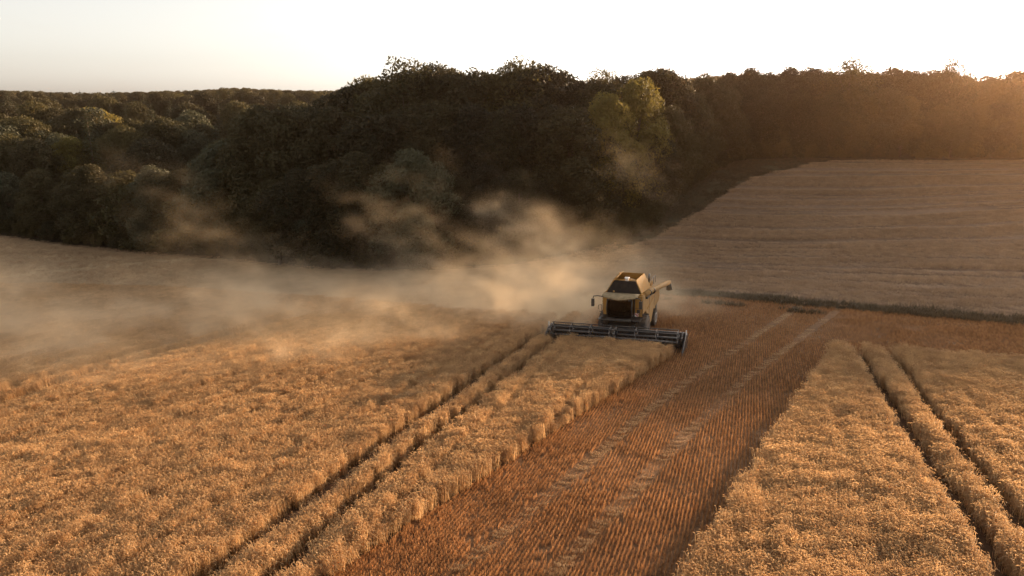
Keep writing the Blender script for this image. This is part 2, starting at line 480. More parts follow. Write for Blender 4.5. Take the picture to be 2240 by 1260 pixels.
def stubble_row(seed, length=0.36, nst=40):
    rs.seed(seed)
    b_ = np.stack([rs.randn(nst) * 0.015, (rs.rand(nst) - .5) * length, np.zeros(nst)], 1)
    tp = rdir(nst) * 0.03 * rs.rand(nst, 1) + np.array([0, 0, 1]) * (0.08 + 0.09 * rs.rand(nst, 1))
    parts = [ribbons(b_, np.stack([np.zeros((nst, 3)), tp], 1), [0.010, 0.009], rdir(nst))]
    nl = 9
    ld = rdir(nl)
    l0 = np.array([0, 0, 1]) * (0.01 + 0.05 * rs.rand(nl, 1))
    bb = np.stack([(rs.rand(nl) - .5) * 0.16, (rs.rand(nl) - .5) * length, np.zeros(nl)], 1)
    parts.append(ribbons(bb, np.stack([l0, l0 + ld * 0.09 + [0, 0, .015]], 1), [0.012, 0.010], np.cross(ld, [0, 0, 1])))
    V, Fc = merge(parts)
    return np_mesh('stubble_row', V, Fc, [M['stubble']])
def laid_bar(seed, nst=34):
    """straw pressed flat by one tyre lug: a curved bar of lying stalks"""
    rs.seed(seed)
    u = (rs.rand(nst) - .5)
    b_ = np.stack([u * 0.62, 0.16 * (u * 2) ** 2 + rs.randn(nst) * 0.015, 0.03 + 0.05 * rs.rand(nst)], 1)
    d_ = np.stack([0.35 * u + rs.randn(nst) * 0.2, -np.ones(nst) + rs.randn(nst) * .2, np.zeros(nst)], 1)
    d_ /= np.linalg.norm(d_, axis=1, keepdims=True)
    ln = 0.11 + 0.12 * rs.rand(nst, 1)
    l1 = d_ * ln * 0.5 + np.array([0, 0, 0.07]); l2 = d_ * ln + np.array([0, 0, 0.045])
    V, Fc = ribbons(b_, np.stack([np.zeros((nst, 3)), l1, l2], 1), [0.014, 0.016, 0.010], np.cross(d_, [0, 0, 1]))
    return np_mesh('laid_bar', V, Fc, [M['straw']])
def grass_tuft(seed, nst=30, foot=0.5, h=0.34, mat_='grass'):
    rs.seed(seed)
    b_ = np.stack([(rs.rand(nst) - .5) * foot, (rs.rand(nst) - .5) * foot, np.zeros(nst)], 1)
    d_ = rdir(nst)
    hh = h * (0.5 + 0.8 * rs.rand(nst, 1))
    p1 = d_ * hh * 0.2 + np.array([0, 0, 1]) * hh * 0.6; p2 = d_ * hh * (0.4 + .5 * rs.rand(nst, 1)) + np.array([0, 0, 1]) * hh
    V, Fc = ribbons(b_, np.stack([np.zeros((nst, 3)), p1, p2], 1), [0.022, 0.024, 0.006], np.cross(d_, [0, 0, 1]))
    return np_mesh('grass_tuft', V, Fc, [M[mat_]])

def jgrid(x0, x1, y0, y1, s, az=0.0):
    nx_, ny_ = int((x1 - x0) / s), int((y1 - y0) / s)
    gx, gy = np.meshgrid(x0 + (np.arange(nx_) + .5) * s, y0 + (np.arange(ny_) + .5) * s)
    gx = gx + (rs.rand(*gx.shape) - .5) * s; gy = gy + (rs.rand(*gy.shape) - .5) * s
    return gx.ravel(), gy.ravel()
def in_view(x, y, z, pad=0.06):
    """keep only what the frame plus a generous margin can see"""
    dx, dy, dz = x, y, z - CZ
    f_ = dy * CP - dz * SP
    u = dx / np.maximum(f_, .1); v = (dy * SP + dz * CP) / np.maximum(f_, .1)
    return (f_ > 1) & (np.abs(u) < 0.75 + pad + 4.0 / np.maximum(f_, 1)) & (v > -0.422 - pad - 2.0 / np.maximum(f_, 1))

# ------------------------------------------------------------------ standing wheat
tufts = [source('wheat_tuft', wheat_tuft(100 + i)) for i in range(7)]
def lump(x, y):
    c, s = math.cos(TRAM_AZ), math.sin(TRAM_AZ)
    a = x * c - y * s; b2 = x * s + y * c
    return (vnoise(a, b2, 0.8) - .5) * 0.42 + (vnoise(a * 1.5, b2, 1.9, 7, 3) - .5) * 0.42 + (vnoise(a, b2, 0.42, 3, 9) - .5) * 0.25
def wheat_field(name, test, trams, x0, x1, y0, y1, label, seam_depth):
    rs.seed(5)
    Ps = []
    for ya, yb, s in ((y0, 34, 0.25), (34, 55, 0.28), (55, y1, 0.36)):
        if yb <= ya: continue
        x, y = jgrid(x0, x1, ya, yb, s)
        z = ground_z(x, y)
        k = in_view(x, y, z) & test(x, y)
        for tl, hw, st in trams:
            d_ = np.abs(x - xline(tl, y)) * math.cos(TRAM_AZ)
            k &= d_ > hw + 0.10 + (vnoise(x, y, .9) - .5) * 0.06
        x, y, z = x[k], y[k], z[k]
        Ps.append((x, y, z, np.full(len(x), s / 0.26)))
    x, y, z, w = (np.concatenate(q) for q in zip(*Ps))
    hgt = 1.0 + 0.35 * lump(x, y)
    # faint drill seams parallel to the tramlines
    c, s = math.cos(TRAM_AZ), math.sin(TRAM_AZ)
    a = x * c - y * s
    seam = np.abs(((a + 0.3 * vnoise(x, y, 9)) / 3.0) % 1 - .5)
    hgt += 0.35 * seam_depth * np.exp(-(((((a + 0.3 * vnoise(x, y, 9)) / 3.0) % 1 - .5) + .12) / 0.07) ** 2)
    hgt -= seam_depth * np.exp(-(seam / 0.07) ** 2) * np.clip(vnoise(x, y, 4, 5, 5) * 2 - .4, 0, 1)
    n_ = len(x)
    scl = np.stack([w * (0.95 + .2 * rs.rand(n_)), w * (0.95 + .2 * rs.rand(n_)), hgt * (0.95 + .1 * rs.rand(n_))], 1)
    tilt = (vnoise(x, y, 2.2, 1, 4) - .5) * 0.35
    rot = np.stack([tilt, (vnoise(x, y, 2.0, 8, 2) - .5) * 0.35, rs.rand(n_) * 6.283], 1)
    rot[:, 2] = (rs.rand(n_) - .5) * 2.4
    print(name, n_)
    return scatter(name, np.stack([x, y, z], 1), scl, rot, rs.randint(0, len(tufts), n_), tufts, kind='stuff', label=label, category='wheat')
wheat_field('standing_wheat', in_left_wheat, [(tramL1, 0.38, 1), (tramL2, 0.38, 1), (tramF1, 0.6, 1), (tramF2, 0.45, 1)], -95, 14, 12, 90,
            'ripe golden wheat still standing left of the harvester and cut strip', 0.46)
wheat_field('standing_wheat', in_wedge, [(tramR1, 0.30, 1), (tramR2, 0.30, 1)], 2, 50, 12, 60,
            'wedge of standing ripe wheat with two tramlines at lower right', 0.15)

# ------------------------------------------------------------------ stubble
rows = [source('stubble_row', stubble_row(200 + i)) for i in range(6)]
rs.seed(6)
c, s = math.cos(TRAM_AZ), math.sin(TRAM_AZ)
ra, rb = np.meshgrid(np.arange(-35, 45, 0.135), np.arange(5, 90, 0.33))
ra = ra + (rs.rand(*ra.shape) - .5) * 0.03; rb = rb + rs.rand(*rb.shape) * .2
x = (ra * c + rb * s).ravel(); y = (-ra * s + rb * c).ravel()
z = ground_z(x, y)
k = in_view(x, y, z) & (dist_line(edgeL, x, y) > -12) & ~in_left_wheat(x, y) & ~in_wedge(x, y) & (y < ditch_y(x) - 1.5) & (x > xline([head_l, head_l + np.array([math.sin(HEAD), math.cos(HEAD)])], y) - 8)
k &= (rs.rand(len(x)) < 0.80 + 0.4 * vnoise(x, y, 1.1, 6, 1))
x, y, z = x[k], y[k], z[k]
trk1 = gl((1004, 1249), (1179, 1106), (1307, 999), (1407, 910), (1520, 825), (1640, 745))
trk2 = gl((1229, 1239), (1371, 1096), (1461, 996), (1510, 945), (1620, 840), (1740, 750))
near_trk = np.zeros(len(x), bool)
for tk in (trk1, trk2): near_trk |= np.abs(x - xline(tk, y)) < 0.42
n_ = len(x)
sc_h = (0.75 + 0.6 * vnoise(x, y, 1.5)) * np.where(near_trk, 0.4, 1.0)
print('stubble', n_)
scatter('stubble', np.stack([x, y, z], 1), np.stack([np.ones(n_), np.ones(n_), sc_h], 1),
        np.stack([np.zeros(n_), np.zeros(n_), -TRAM_AZ + (rs.rand(n_) - .5) * .1 + np.pi * rs.randint(0, 2, n_)], 1), rs.randint(0, 6, n_), rows,
        kind='stuff', label='rows of short orange brown stubble between the standing wheat', category='stubble')
bars = [source('laid_bar', laid_bar(300 + i)) for i in range(5)]
P, Sx, Ro = [], [], []
for tk in (trk1, trk2):
    yy = np.arange(14, 62, 0.20)
    xx = xline(tk, yy)
    hd = math.atan2(tk[2][0] - tk[0][0], tk[2][1] - tk[0][1])
    for x_, y_ in zip(xx, yy):
        if rs.rand() < 0.30 or vnoise(x_, y_, 2.0, 9, 9) < .33: continue
        P.append((x_ + rs.randn() * .05, y_, gz(x_, y_))); q_ = 0.70 + 0.35 * rs.rand(); Sx.append((q_, q_, q_)); Ro.append((0, 0, -hd + 0.5 + rs.randn() * .15))
scatter('pressed_straw', P, Sx, Ro, rs.randint(0, 5, len(P)), bars, kind='stuff', label='two lines of pale straw pressed flat by tyres across the stubble', category='straw')

# ------------------------------------------------------------------ far field, cut field on the left, rough grass
pale = [source('pale_crop', wheat_tuft(400 + i, 26, 0.8, 0.34, 'pale_crop')) for i in range(5)]
rs.seed(8)
x, y = jgrid(8, 150, 40, 153, 0.5)
z = ground_z(x, y)
k = in_view(x, y, z) & in_far_field(x, y)
u = far_u(x, y)
vn = vnoise(x, y, 30, 2, 2)
lines = np.zeros(len(x))
ur = random.Random(3)
ulist, uu = [], 0.03
while uu < 0.97:
    ulist.append((uu, ur.uniform(.003, .008), ur.uniform(.35, 1.0)))
    if ur.random() < .4: ulist.append((uu + .018, ulist[-1][1], ulist[-1][2] * .9))
    uu += ur.uniform(.03, .085)
for u0, w_, a_ in ulist:
    lines += a_ * np.exp(-((u + (vn - .5) * 0.005 - u0) / (w_ * 1.25)) ** 2)
streak = 0.5 * vnoise(x * 0.03, u * 100, 1.0, 4, 4) + 0.5 * vnoise(x * .25, y, 1.6, 2, 8)
hgt = 0.12 + 1.35 * streak - 1.9 * lines
k &= (hgt > 0.18)
x, y, z, hgt = x[k], y[k], z[k], hgt[k]
n_ = len(x); print('far', n_)
scatter('far_crop', np.stack([x, y, z], 1), np.stack([np.ones(n_) * .95, np.ones(n_) * .95, hgt], 1), np.stack([np.zeros(n_), np.zeros(n_), rs.rand(n_) * 6.28], 1),
        rs.randint(0, 5, n_), pale, kind='stuff', label='pale cut crop lying in long streaks on the far slope', category='crop')
x, y = jgrid(-105, 16, 40, 130, 0.75)
z = ground_z(x, y)
k = in_view(x, y, z) & (y > yline(far_edge, np.minimum(x, head_l[0])) + .3) & (y < forest_y(x) - .5) & (x < xline([head_l, head_l + np.array([math.sin(HEAD), math.cos(HEAD)])], y) - 7)
td = gl((0, 606), (350, 572), (620, 565))
k &= np.abs(y - yline(td, x)) > 0.7
x, y, z = x[k], y[k], z[k]; n_ = len(x)
hg = 0.35 + 0.5 * vnoise(x * .2, y, 1.1)
scatter('cut_crop', np.stack([x, y, z], 1), np.stack([np.ones(n_) * 1.2, np.ones(n_) * 1.2, hg], 1), np.stack([np.zeros(n_), np.zeros(n_), rs.rand(n_) * 6.28], 1),
        rs.randint(0, 5, n_), pale, kind='stuff', label='low cut crop behind the standing wheat along the woods', category='crop')
grt = [source('grass_tuft', grass_tuft(500 + i)) for i in range(5)]
x, y = jgrid(6, 90, 30, 156, 0.5)
z = ground_z(x, y)
dd = (y - ditch_y(x)) * 0.75
k = in_view(x, y, z) & (y < forest_y(x)) & (((dd > -1.6) & (dd < 1.4) & (x > 10)) | ((dd > 2) & ~in_far_field(x, y) & (x > 12)) | ((np.abs(dd + 4.2) < .5) & (vnoise(x, y, 3) > .5) & (x > 12)))
k &= vnoise(x, y, 2.4, 3, 3) > 0.22
x, y, z = x[k], y[k], z[k]; n_ = len(x); print('grass', n_)
gs = 0.6 + 0.8 * vnoise(x, y, 3)
scatter('rough_grass', np.stack([x, y, z], 1), np.stack([gs * 1.2, gs * 1.2, gs], 1), np.stack([np.zeros(n_), np.zeros(n_), rs.rand(n_) * 6.28], 1),
        rs.randint(0, 5, n_), grt, kind='stuff', label='dark rough grass along the ditch and the foot of the woods', category='grass')

# ------------------------------------------------------------------ trees
def tube_mesh(segs, k=7):
    """tapered tubes: list of (points, radii)"""
    V, Fs, off = [], [], 0
    for pts, rad in segs:
        pts = [Vector(p) for p in pts]
        for j, p in enumerate(pts):
            d_ = (pts[min(j + 1, len(pts) - 1)] - pts[max(j - 1, 0)]).normalized()
            s_ = d_.orthogonal().normalized(); t_ = d_.cross(s_)
            for q in range(k):
                a = 2 * math.pi * q / k
                V.append(p + (s_ * math.cos(a) + t_ * math.sin(a)) * rad[j])
        for j in range(len(pts) - 1):
            for q in range(k):
                Fs.append((off + j * k + q, off + j * k + (q + 1) % k, off + (j + 1) * k + (q + 1) % k, off + (j + 1) * k + q))
        off += k * len(pts)
    return np.array([tuple(v) for v in V]), np.array(Fs)
def leaf_quads(C_, nrm, size):
    n_ = len(C_)
    r1 = rs.randn(n_, 3); t1 = np.cross(nrm, r1); t1 /= np.linalg.norm(t1, axis=1, keepdims=True) + 1e-9
    t2 = np.cross(nrm, t1)
    s_ = size * (0.6 + 0.8 * rs.rand(n_, 1))
    V = np.stack([C_ - t1 * s_, C_ - t2 * s_ * .45 + nrm * s_ * .15, C_ + t1 * s_, C_ + t2 * s_ * .45 + nrm * s_ * .15], 1)
    return V.reshape(-1, 3), np.arange(n_ * 4).reshape(-1, 4)
def broadleaf(seed, leafmat, nlobe=34, nleaf=9000, sparse=0.0, low=0.16, wide=0.34, lsize=0.0118, spiky=0.0):
    """a tree of height 1 and its trunk; crown made of leaf faces on many uneven clumps"""
    rs.seed(seed); rr = random.Random(seed)
    lobes = []
    for i in range(nlobe):
        h_ = low + (0.93 - low) * ((i + .5) / nlobe) ** 0.85
        t_ = (h_ - low) / (0.95 - low)
        prof = math.sin(math.pi * min(1, 0.22 + 0.80 * t_) ** 0.9) ** 0.6
        a = i * 2.399 + rr.random() * .8
        rad = wide * prof * (0.45 + 0.5 * rr.random() ** .5)
        sz = (0.095 + 0.085 * rr.random()) * (1.15 - 0.3 * t_)
        lobes.append((math.cos(a) * rad, math.sin(a) * rad, h_, sz))
    lobes.append((0, 0, 0.90, 0.09)); lobes.append((0.03, -0.03, .7, 0.17)); lobes.append((0, 0.03, .5, 0.19)); lobes.append((0, 0, .36, 0.17))
    segs = [([(0, 0, -0.02), (0.01, 0, .2), (-0.01, 0.01, .5), (0, 0, .86)], [0.026, 0.02, 0.012, 0.003])]
    for lx, ly, lz, sz in lobes[::2]:
        segs.append(([(0, 0, max(.12, lz * .55)), (lx * .5, ly * .5, lz * .8), (lx, ly, lz)], [0.009, 0.006, 0.002]))
    tv, tf = tube_mesh(segs, 6)
    trunk = np_mesh('trunk', tv, tf, [M['bark']], smooth=True)
    w_ = np.array([l[3] ** 2 for l in lobes]); w_ /= w_.sum()
    li = rs.choice(len(lobes), nleaf, p=w_)
    Lb = np.array(lobes)
    dr = rs.randn(nleaf, 3); dr /= np.linalg.norm(dr, axis=1, keepdims=True)
    flip = (dr[:, 2] < -0.3) & (rs.rand(nleaf) < .6); dr[flip, 2] *= -1
    rad = Lb[li, 3] * (0.62 + 0.46 * rs.rand(nleaf) ** .6)
    # break the clump outline with small twig bunches
    sub = (rs.rand(len(lobes), 14, 3) - .5)
    bump = np.zeros(nleaf)
    for j in range(14):
        d_ = sub[li, j]; d_ = d_ / np.linalg.norm(d_, axis=1, keepdims=True)
        bump = np.maximum(bump, np.exp(-(1 - (d_ * dr).sum(1)) * 9))
    rad *= 0.80 + 0.30 * bump
    P_ = Lb[li, :3] + dr * rad[:, None] * np.array([1, 1, 0.85 + spiky])
    P_[:, 2] /= np.percentile(P_[:, 2], 99.6)
    keep = P_[:, 2] > 0.01
    if sparse: keep &= (rs.rand(nleaf) > sparse * np.clip((P_[:, 2] - .6) / .3, 0, 1))
    P_ = P_[keep]; dr = dr[keep]
    nrm = dr * 0.6 + rs.randn(len(P_), 3) * .55; nrm /= np.linalg.norm(nrm, axis=1, keepdims=True)
    V, Fc = leaf_quads(P_, nrm, lsize)
    crown = np_mesh('crown', V, Fc, [M[leafmat]])
    return trunk, crown
def spruce(seed, nlev=26):
    rs.seed(seed)
    P_, Nn = [], []
    for i in range(nlev):
        h_ = 0.10 + 0.88 * i / nlev
        r_ = 0.20 * (1 - h_) ** 0.85 + 0.012
        for b_ in range(9):
            a = b_ * 0.698 + i * 1.1 + rs.rand() * .4
            rl = r_ * (0.7 + .5 * rs.rand())
            for q in range(12):
                f_ = (q + .5) / 12
                P_.append((math.cos(a) * rl * f_, math.sin(a) * rl * f_, h_ - 0.05 * f_ * f_ * rl / .15 + rs.randn() * .006)); Nn.append((rs.randn() * .4, rs.randn() * .4, 1))
    P_ = np.array(P_); Nn = np.array(Nn); Nn /= np.linalg.norm(Nn, axis=1, keepdims=True)
    V, Fc = leaf_quads(P_, Nn, 0.006 + 0.016 * (1 - P_[:, 2:3]))
    tv, tf = tube_mesh([([(0, 0, -0.02), (0, 0, .5), (0, 0, .99)], [0.017, 0.009, 0.001])], 6)
    return np_mesh('trunk', tv, tf, [M['bark']], smooth=True), np_mesh('crown', V, Fc, [M['needle']])
KIND = {
    'oak': [broadleaf(20 + i, 'leaf_oak', 28, 29000) for i in range(4)],
    'ash': [broadleaf(30 + i, 'leaf_ash', 32, 27000, low=.14, wide=.30) for i in range(3)],
    'willow': [broadleaf(40 + i, 'leaf_willow', 36, 27000, low=.10, wide=.42, lsize=.0135) for i in range(2)],
    'gold': [broadleaf(50 + i, 'leaf_gold', 30, 26000, low=.15, wide=.32) for i in range(2)],
    'open': [broadleaf(60 + i, 'leaf_ash', 26, 17000, sparse=.5, low=.25, wide=.30) for i in range(2)],
    'shrub': [broadleaf(70 + i, 'leaf_ash', 30, 7000, low=.06, wide=.6, lsize=.026) for i in range(3)],
    'spruce': [spruce(80 + i) for i in range(2)],
}
NAME = {'oak': 'oak_tree', 'ash': 'ash_tree', 'willow': 'willow_tree', 'gold': 'broadleaf_tree', 'open': 'ash_tree', 'shrub': 'shrub', 'spruce': 'spruce_tree'}
trees_placed = []
ORD = ['first', 'second', 'third', 'fourth', 'fifth', 'sixth', 'seventh', 'eighth', 'ninth', 'tenth', 'eleventh', 'twelfth', 'thirteenth', 'fourteenth', 'fifteenth', 'sixteenth', 'seventeenth', 'eighteenth', 'nineteenth', 'twentieth',
       'twenty-first', 'twenty-second', 'twenty-third', 'twenty-fourth', 'twenty-fifth', 'twenty-sixth', 'twenty-seventh', 'twenty-eighth']
def number_row(row, text):
    for i, e in enumerate(sorted(row, key=lambda e: e.location.x / e.location.y)): e['label'] = text % ORD[i]
def tree(kind, x, y, h, label, group=None, wx=1.0, cat='tree'):
    tr, cr_ = rnd.choice(KIND[kind])
    z = gz(x, y) - 0.2
    e = link(NAME[kind], None, label=label, category=cat)
    if group: e['group'] = group
    e.location = (x, y, z); e.rotation_euler = (0, 0, rnd.random() * 6.283)
    e.scale = (h * wx, h * wx, h)
    e.empty_display_size = 0.1
    link('trunk', tr, e); link('crown', cr_, e)
    trees_placed.append((x, y))
    return e
def tree_px(kind, px, py_top, Y, label, group=None, wx=1.0, hmin=4.0):
    t = at(px, py_top, Y)
    h = max(hmin, (t[2] - gz(t[0], Y) + 0.2) / 0.985)
    return tree(kind, t[0], Y, h, label, group, wx)
# trees that can be told apart
tree_px('willow', 905, 338, 98, 'broad silvery green willow, lowest and nearest at the centre of the wood', wx=1.0)
tree_px('willow', 690, 372, 101, 'grey green bushy tree just left of the silvery willow', wx=.9)
tree_px('willow', 488, 318, 112, 'pale rounded treetop standing alone above low bushes, left of centre')
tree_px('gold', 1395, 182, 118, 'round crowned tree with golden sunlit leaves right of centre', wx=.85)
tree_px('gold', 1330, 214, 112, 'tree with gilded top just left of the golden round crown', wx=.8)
tree_px('open', 890, 142, 122, 'tree with ragged open top standing highest against the sky, left peak', wx=.9)
tree_px('open', 1125, 140, 124, 'open topped tree with sky showing through, middle of the skyline', wx=.9)
tree_px('open', 1322, 160, 140, 'small sparse crown seen against the sky left of the high right row', wx=.9)
tree_px('open', 1865, 132, 158, 'wide sparse crown poking above the right hand row', wx=1.1)
tree_px('open', 2088, 130, 158, 'narrow airy crown poking above the row nearest the sun', wx=.8)
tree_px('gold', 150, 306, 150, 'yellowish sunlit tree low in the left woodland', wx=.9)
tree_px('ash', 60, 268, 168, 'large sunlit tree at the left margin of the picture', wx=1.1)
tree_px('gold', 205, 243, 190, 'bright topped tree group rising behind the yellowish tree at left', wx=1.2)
tree_px('spruce', 186, 235, 150, 'tall slender bare looking conifer among the sunlit left trees', wx=.8)
# skyline of the main wood and of the right hand row
sky_pts = [(0, 196), (200, 203), (420, 196), (520, 190), (620, 196), (720, 198), (800, 188), (850, 166), (930, 160), (980, 148), (1060, 165), (1180, 150), (1245, 168), (1290, 176), (1340, 178), (1420, 150), (1500, 158), (1580, 152), (1680, 152), (1780, 150), (1960, 154), (2020, 156), (2150, 165), (2240, 155), (2320, 146), (2430, 120), (2540, 116), (2640, 100), (3000, 94)]
def skyline(px): return float(np.interp(px, [q[0] for q in sky_pts], [q[1] for q in sky_pts]))
gA = 'dark trees of the central wood'; lA = 'dark broadleaf tree crowded into the central wood'
row = []
for px in range(770, 1480, 46):                       # centre, back row on the skyline
    row.append(tree_px(rnd.choice(['oak', 'oak', 'ash']), px + rnd.uniform(-12, 12), skyline(px) + rnd.uniform(0, 14), 126 + rnd.uniform(-4, 6) + max(0, px - 1350) * .08, lA, gA, rnd.uniform(.85, 1.1)))
number_row(row, 'dark skyline tree of the central wood, %s of the back row from left')
row = []
for px in range(560, 1450, 58):                       # centre, middle row
    fy = 108 if px < 1300 else 118
    row.append(tree_px(rnd.choice(['oak', 'oak', 'ash']), px + rnd.uniform(-15, 15), max(skyline(px) + rnd.uniform(45, 95), 240), fy + rnd.uniform(0, 7), lA, gA, rnd.uniform(.85, 1.1)))
number_row(row, 'tree in the middle row of the central wood, %s from the left')
gB = 'lower trees along the front of the central wood'; lB = 'lower dark tree at the front edge of the central wood'
row = []
for px in list(range(600, 880, 62)) + list(range(1000, 1420, 60)):
    Y = 99 if px < 1200 else 104 + (px - 1200) * 0.04
    row.append(tree_px(rnd.choice(['oak', 'ash', 'oak']), px + rnd.uniform(-15, 15), rnd.uniform(330, 410), Y + rnd.uniform(0, 3), lB, gB, rnd.uniform(.95, 1.25)))
number_row(row, 'lower dark tree fronting the central wood, %s from the left')
gC = 'trees stepping back along the grass margin'; lC = 'dark tree beside the grass margin where the wood steps back'
row = []
for px, pt, Y in ((1440, 300, 116), (1470, 240, 122), (1500, 330, 129), (1520, 215, 134), (1550, 300, 141), (1570, 190, 146), (1600, 260, 151), (1460, 180, 136), (1540, 170, 148)):
    row.append(tree_px(rnd.choice(['oak', 'ash']), px, pt, Y, lC, gC, rnd.uniform(.85, 1.1)))
number_row(row, 'dark tree where the wood recedes along the grass margin, %s from left')
gD = 'dark wall of trees behind the far field'; lD = 'tree in the dark continuous row behind the far right field'
row = []
for px in range(1600, 2690, 44):
    row.append(tree_px(rnd.choice(['oak', 'ash', 'oak']), px + rnd.uniform(-10, 10), skyline(px) + rnd.uniform(0, 14), 160 + rnd.uniform(-2, 5), lD, gD, rnd.uniform(.85, 1.1)))
number_row(row, 'skyline tree behind the far right field, %s of the back row')
row = []
for px in range(1625, 2560, 40):
    row.append(tree_px(rnd.choice(['oak', 'ash', 'oak']), px + rnd.uniform(-10, 10), rnd.uniform(195, 260), 154 + rnd.uniform(-1, 1.5), lD, gD, rnd.uniform(.9, 1.2)))
number_row(row, 'lower tree edging the far right field, %s of the front row from left')
for px in range(2700, 2980, 44):
    tree_px('oak', px, 94 + rnd.uniform(-4, 10), 161 + rnd.uniform(-2, 4), 'oak in the row that bends round the far field beyond the picture', 'trees beyond the right margin', rnd.uniform(.95, 1.1))
# the row goes on round the field to the right, out of the picture
for i in range(16):
    t_ = i / 15
    tree('oak', 178 + 18 * t_ + rnd.uniform(-3, 3), 150 - 75 * t_ + rnd.uniform(-3, 3), rnd.uniform(21.5, 24), 'oak in the row that bends round the far field beyond the picture', 'trees beyond the right margin', rnd.uniform(.9, 1.1))
gE = 'bushes and low trees in front of the left woodland'; lE = 'low dark bushy tree in front of the left woodland'
row = []
for px in range(-60, 620, 66):
    Y = float(np.interp(px, [-60, 0, 250, 500, 620], [134, 131, 120, 110, 106]))
    row.append(tree_px(rnd.choice(['shrub', 'willow', 'ash', 'oak']), px + rnd.uniform(-18, 18), rnd.uniform(355, 440), Y + rnd.uniform(0, 4), lE, gE, rnd.uniform(.9, 1.2)))
number_row(row, 'low dark bushy tree in front of the left woodland, %s from the left')
gF = 'trees filling the left woodland'; lF = 'olive green tree in the crowded left woodland'
for Y0, t0, t1, st, wh in ((146, 300, 350, 62, 'nearest'), (164, 262, 310, 58, 'second'), (186, 240, 282, 52, 'third')):
    row = []
    for px in range(-60, 800, st):
        if Y0 < 150 and px > 640: continue
        row.append(tree_px(rnd.choice(['ash', 'oak', 'oak', 'ash', 'willow', 'spruce'] if Y0 > 160 else ['ash', 'oak', 'willow']), px + rnd.uniform(-20, 20), rnd.uniform(t0, t1) - (30 if px > 600 else 0), Y0 + rnd.uniform(-6, 6), lF, gF, rnd.uniform(.9, 1.15)))
    number_row(row, 'olive tree in the ' + wh + ' tier of the left woodland, %s from left')
gG = 'distant trees of the left woodland'; lG = 'small distant tree in the left woodland below the skyline'
for Y0, t0, t1, st in ((225, 225, 250, 40), (275, 215, 232, 34), (335, 205, 220, 30)):
    for px in range(-40, 880, st):
        sl = skyline(px) + 4
        kd = rnd.choice(['oak', 'ash', 'spruce', 'spruce', 'spruce'] if px > 200 else ['oak', 'ash', 'oak', 'spruce'])
        tree_px(kd, px + rnd.uniform(-14, 14), max(sl, rnd.uniform(t0, t1)) - (rnd.uniform(6, 13) if kd == 'spruce' and Y0 > 300 else 0), Y0 + rnd.uniform(-14, 14), lG, gG, rnd.uniform(.9, 1.1))
print('trees', len(trees_placed))
# the wood behind all these: one mass
rs.seed(9)
srcs = []
for kd in ('oak', 'ash', 'spruce'):
    for tr, cr_ in KIND[kd][:2]: srcs.append(source('wood_crown', cr_))
P, Sx = [], []
for Y0 in range(390, 900, 30):
    for px in np.arange(-400, 2640, 44 * 330 / Y0):
        t = at(px + rs.uniform(-10, 10), skyline(px) + (14 if px > 820 else 2) + rs.uniform(0, 7), Y0 + rs.uniform(-12, 12))
        z0 = gz(t[0], t[1])
        h = float(np.clip(t[2] - z0, 9, 24)); P.append((t[0], t[1], t[2] - h)); Sx.append((h, h, h))
for i in range(420):                                   # floor of the wood behind the rows
    px = rs.uniform(700, 2700); Y0 = rs.uniform(172, 330)
    t = at(px, skyline(px) + 26, Y0)
    z0 = gz(t[0], t[1]); h = min(20, max(6, t[2] - z0)); P.append((t[0], t[1], z0)); Sx.append((h, h, h))
n_ = len(P)
scatter('far_wood', P, Sx, np.stack([np.zeros(n_), np.zeros(n_), rs.rand(n_) * 6.28], 1), rs.choice(6, n_, p=[.22, .22, .2, .2, .08, .08]), srcs, kind='stuff', label='distant wood that closes the skyline behind the nearer trees', category='wood')
# undergrowth along the foot of the wood
P, Sx = [], []
shr = [source('undergrowth', KIND['shrub'][i][1]) for i in range(3)]
fx = [q[0] for q in forest_edge]; fyv = [q[1] for q in forest_edge]
for i in range(520):
    u = rs.uniform(0, len(fx) - 1.001); j = int(u); f_ = u - j
    x_ = fx[j] * (1 - f_) + fx[j + 1] * f_; y_ = fyv[j] * (1 - f_) + fyv[j + 1] * f_ + rs.uniform(0.5, 6)
    h = rs.uniform(1.6, 4.2); P.append((x_, y_, gz(x_, y_) - .1)); Sx.append((h, h, h))
n_ = len(P)
scatter('undergrowth', P, Sx, np.stack([np.zeros(n_), np.zeros(n_), rs.rand(n_) * 6.28], 1), rs.randint(0, 3, n_), shr, kind='stuff', label='dark undergrowth along the foot of the wood', category='undergrowth')


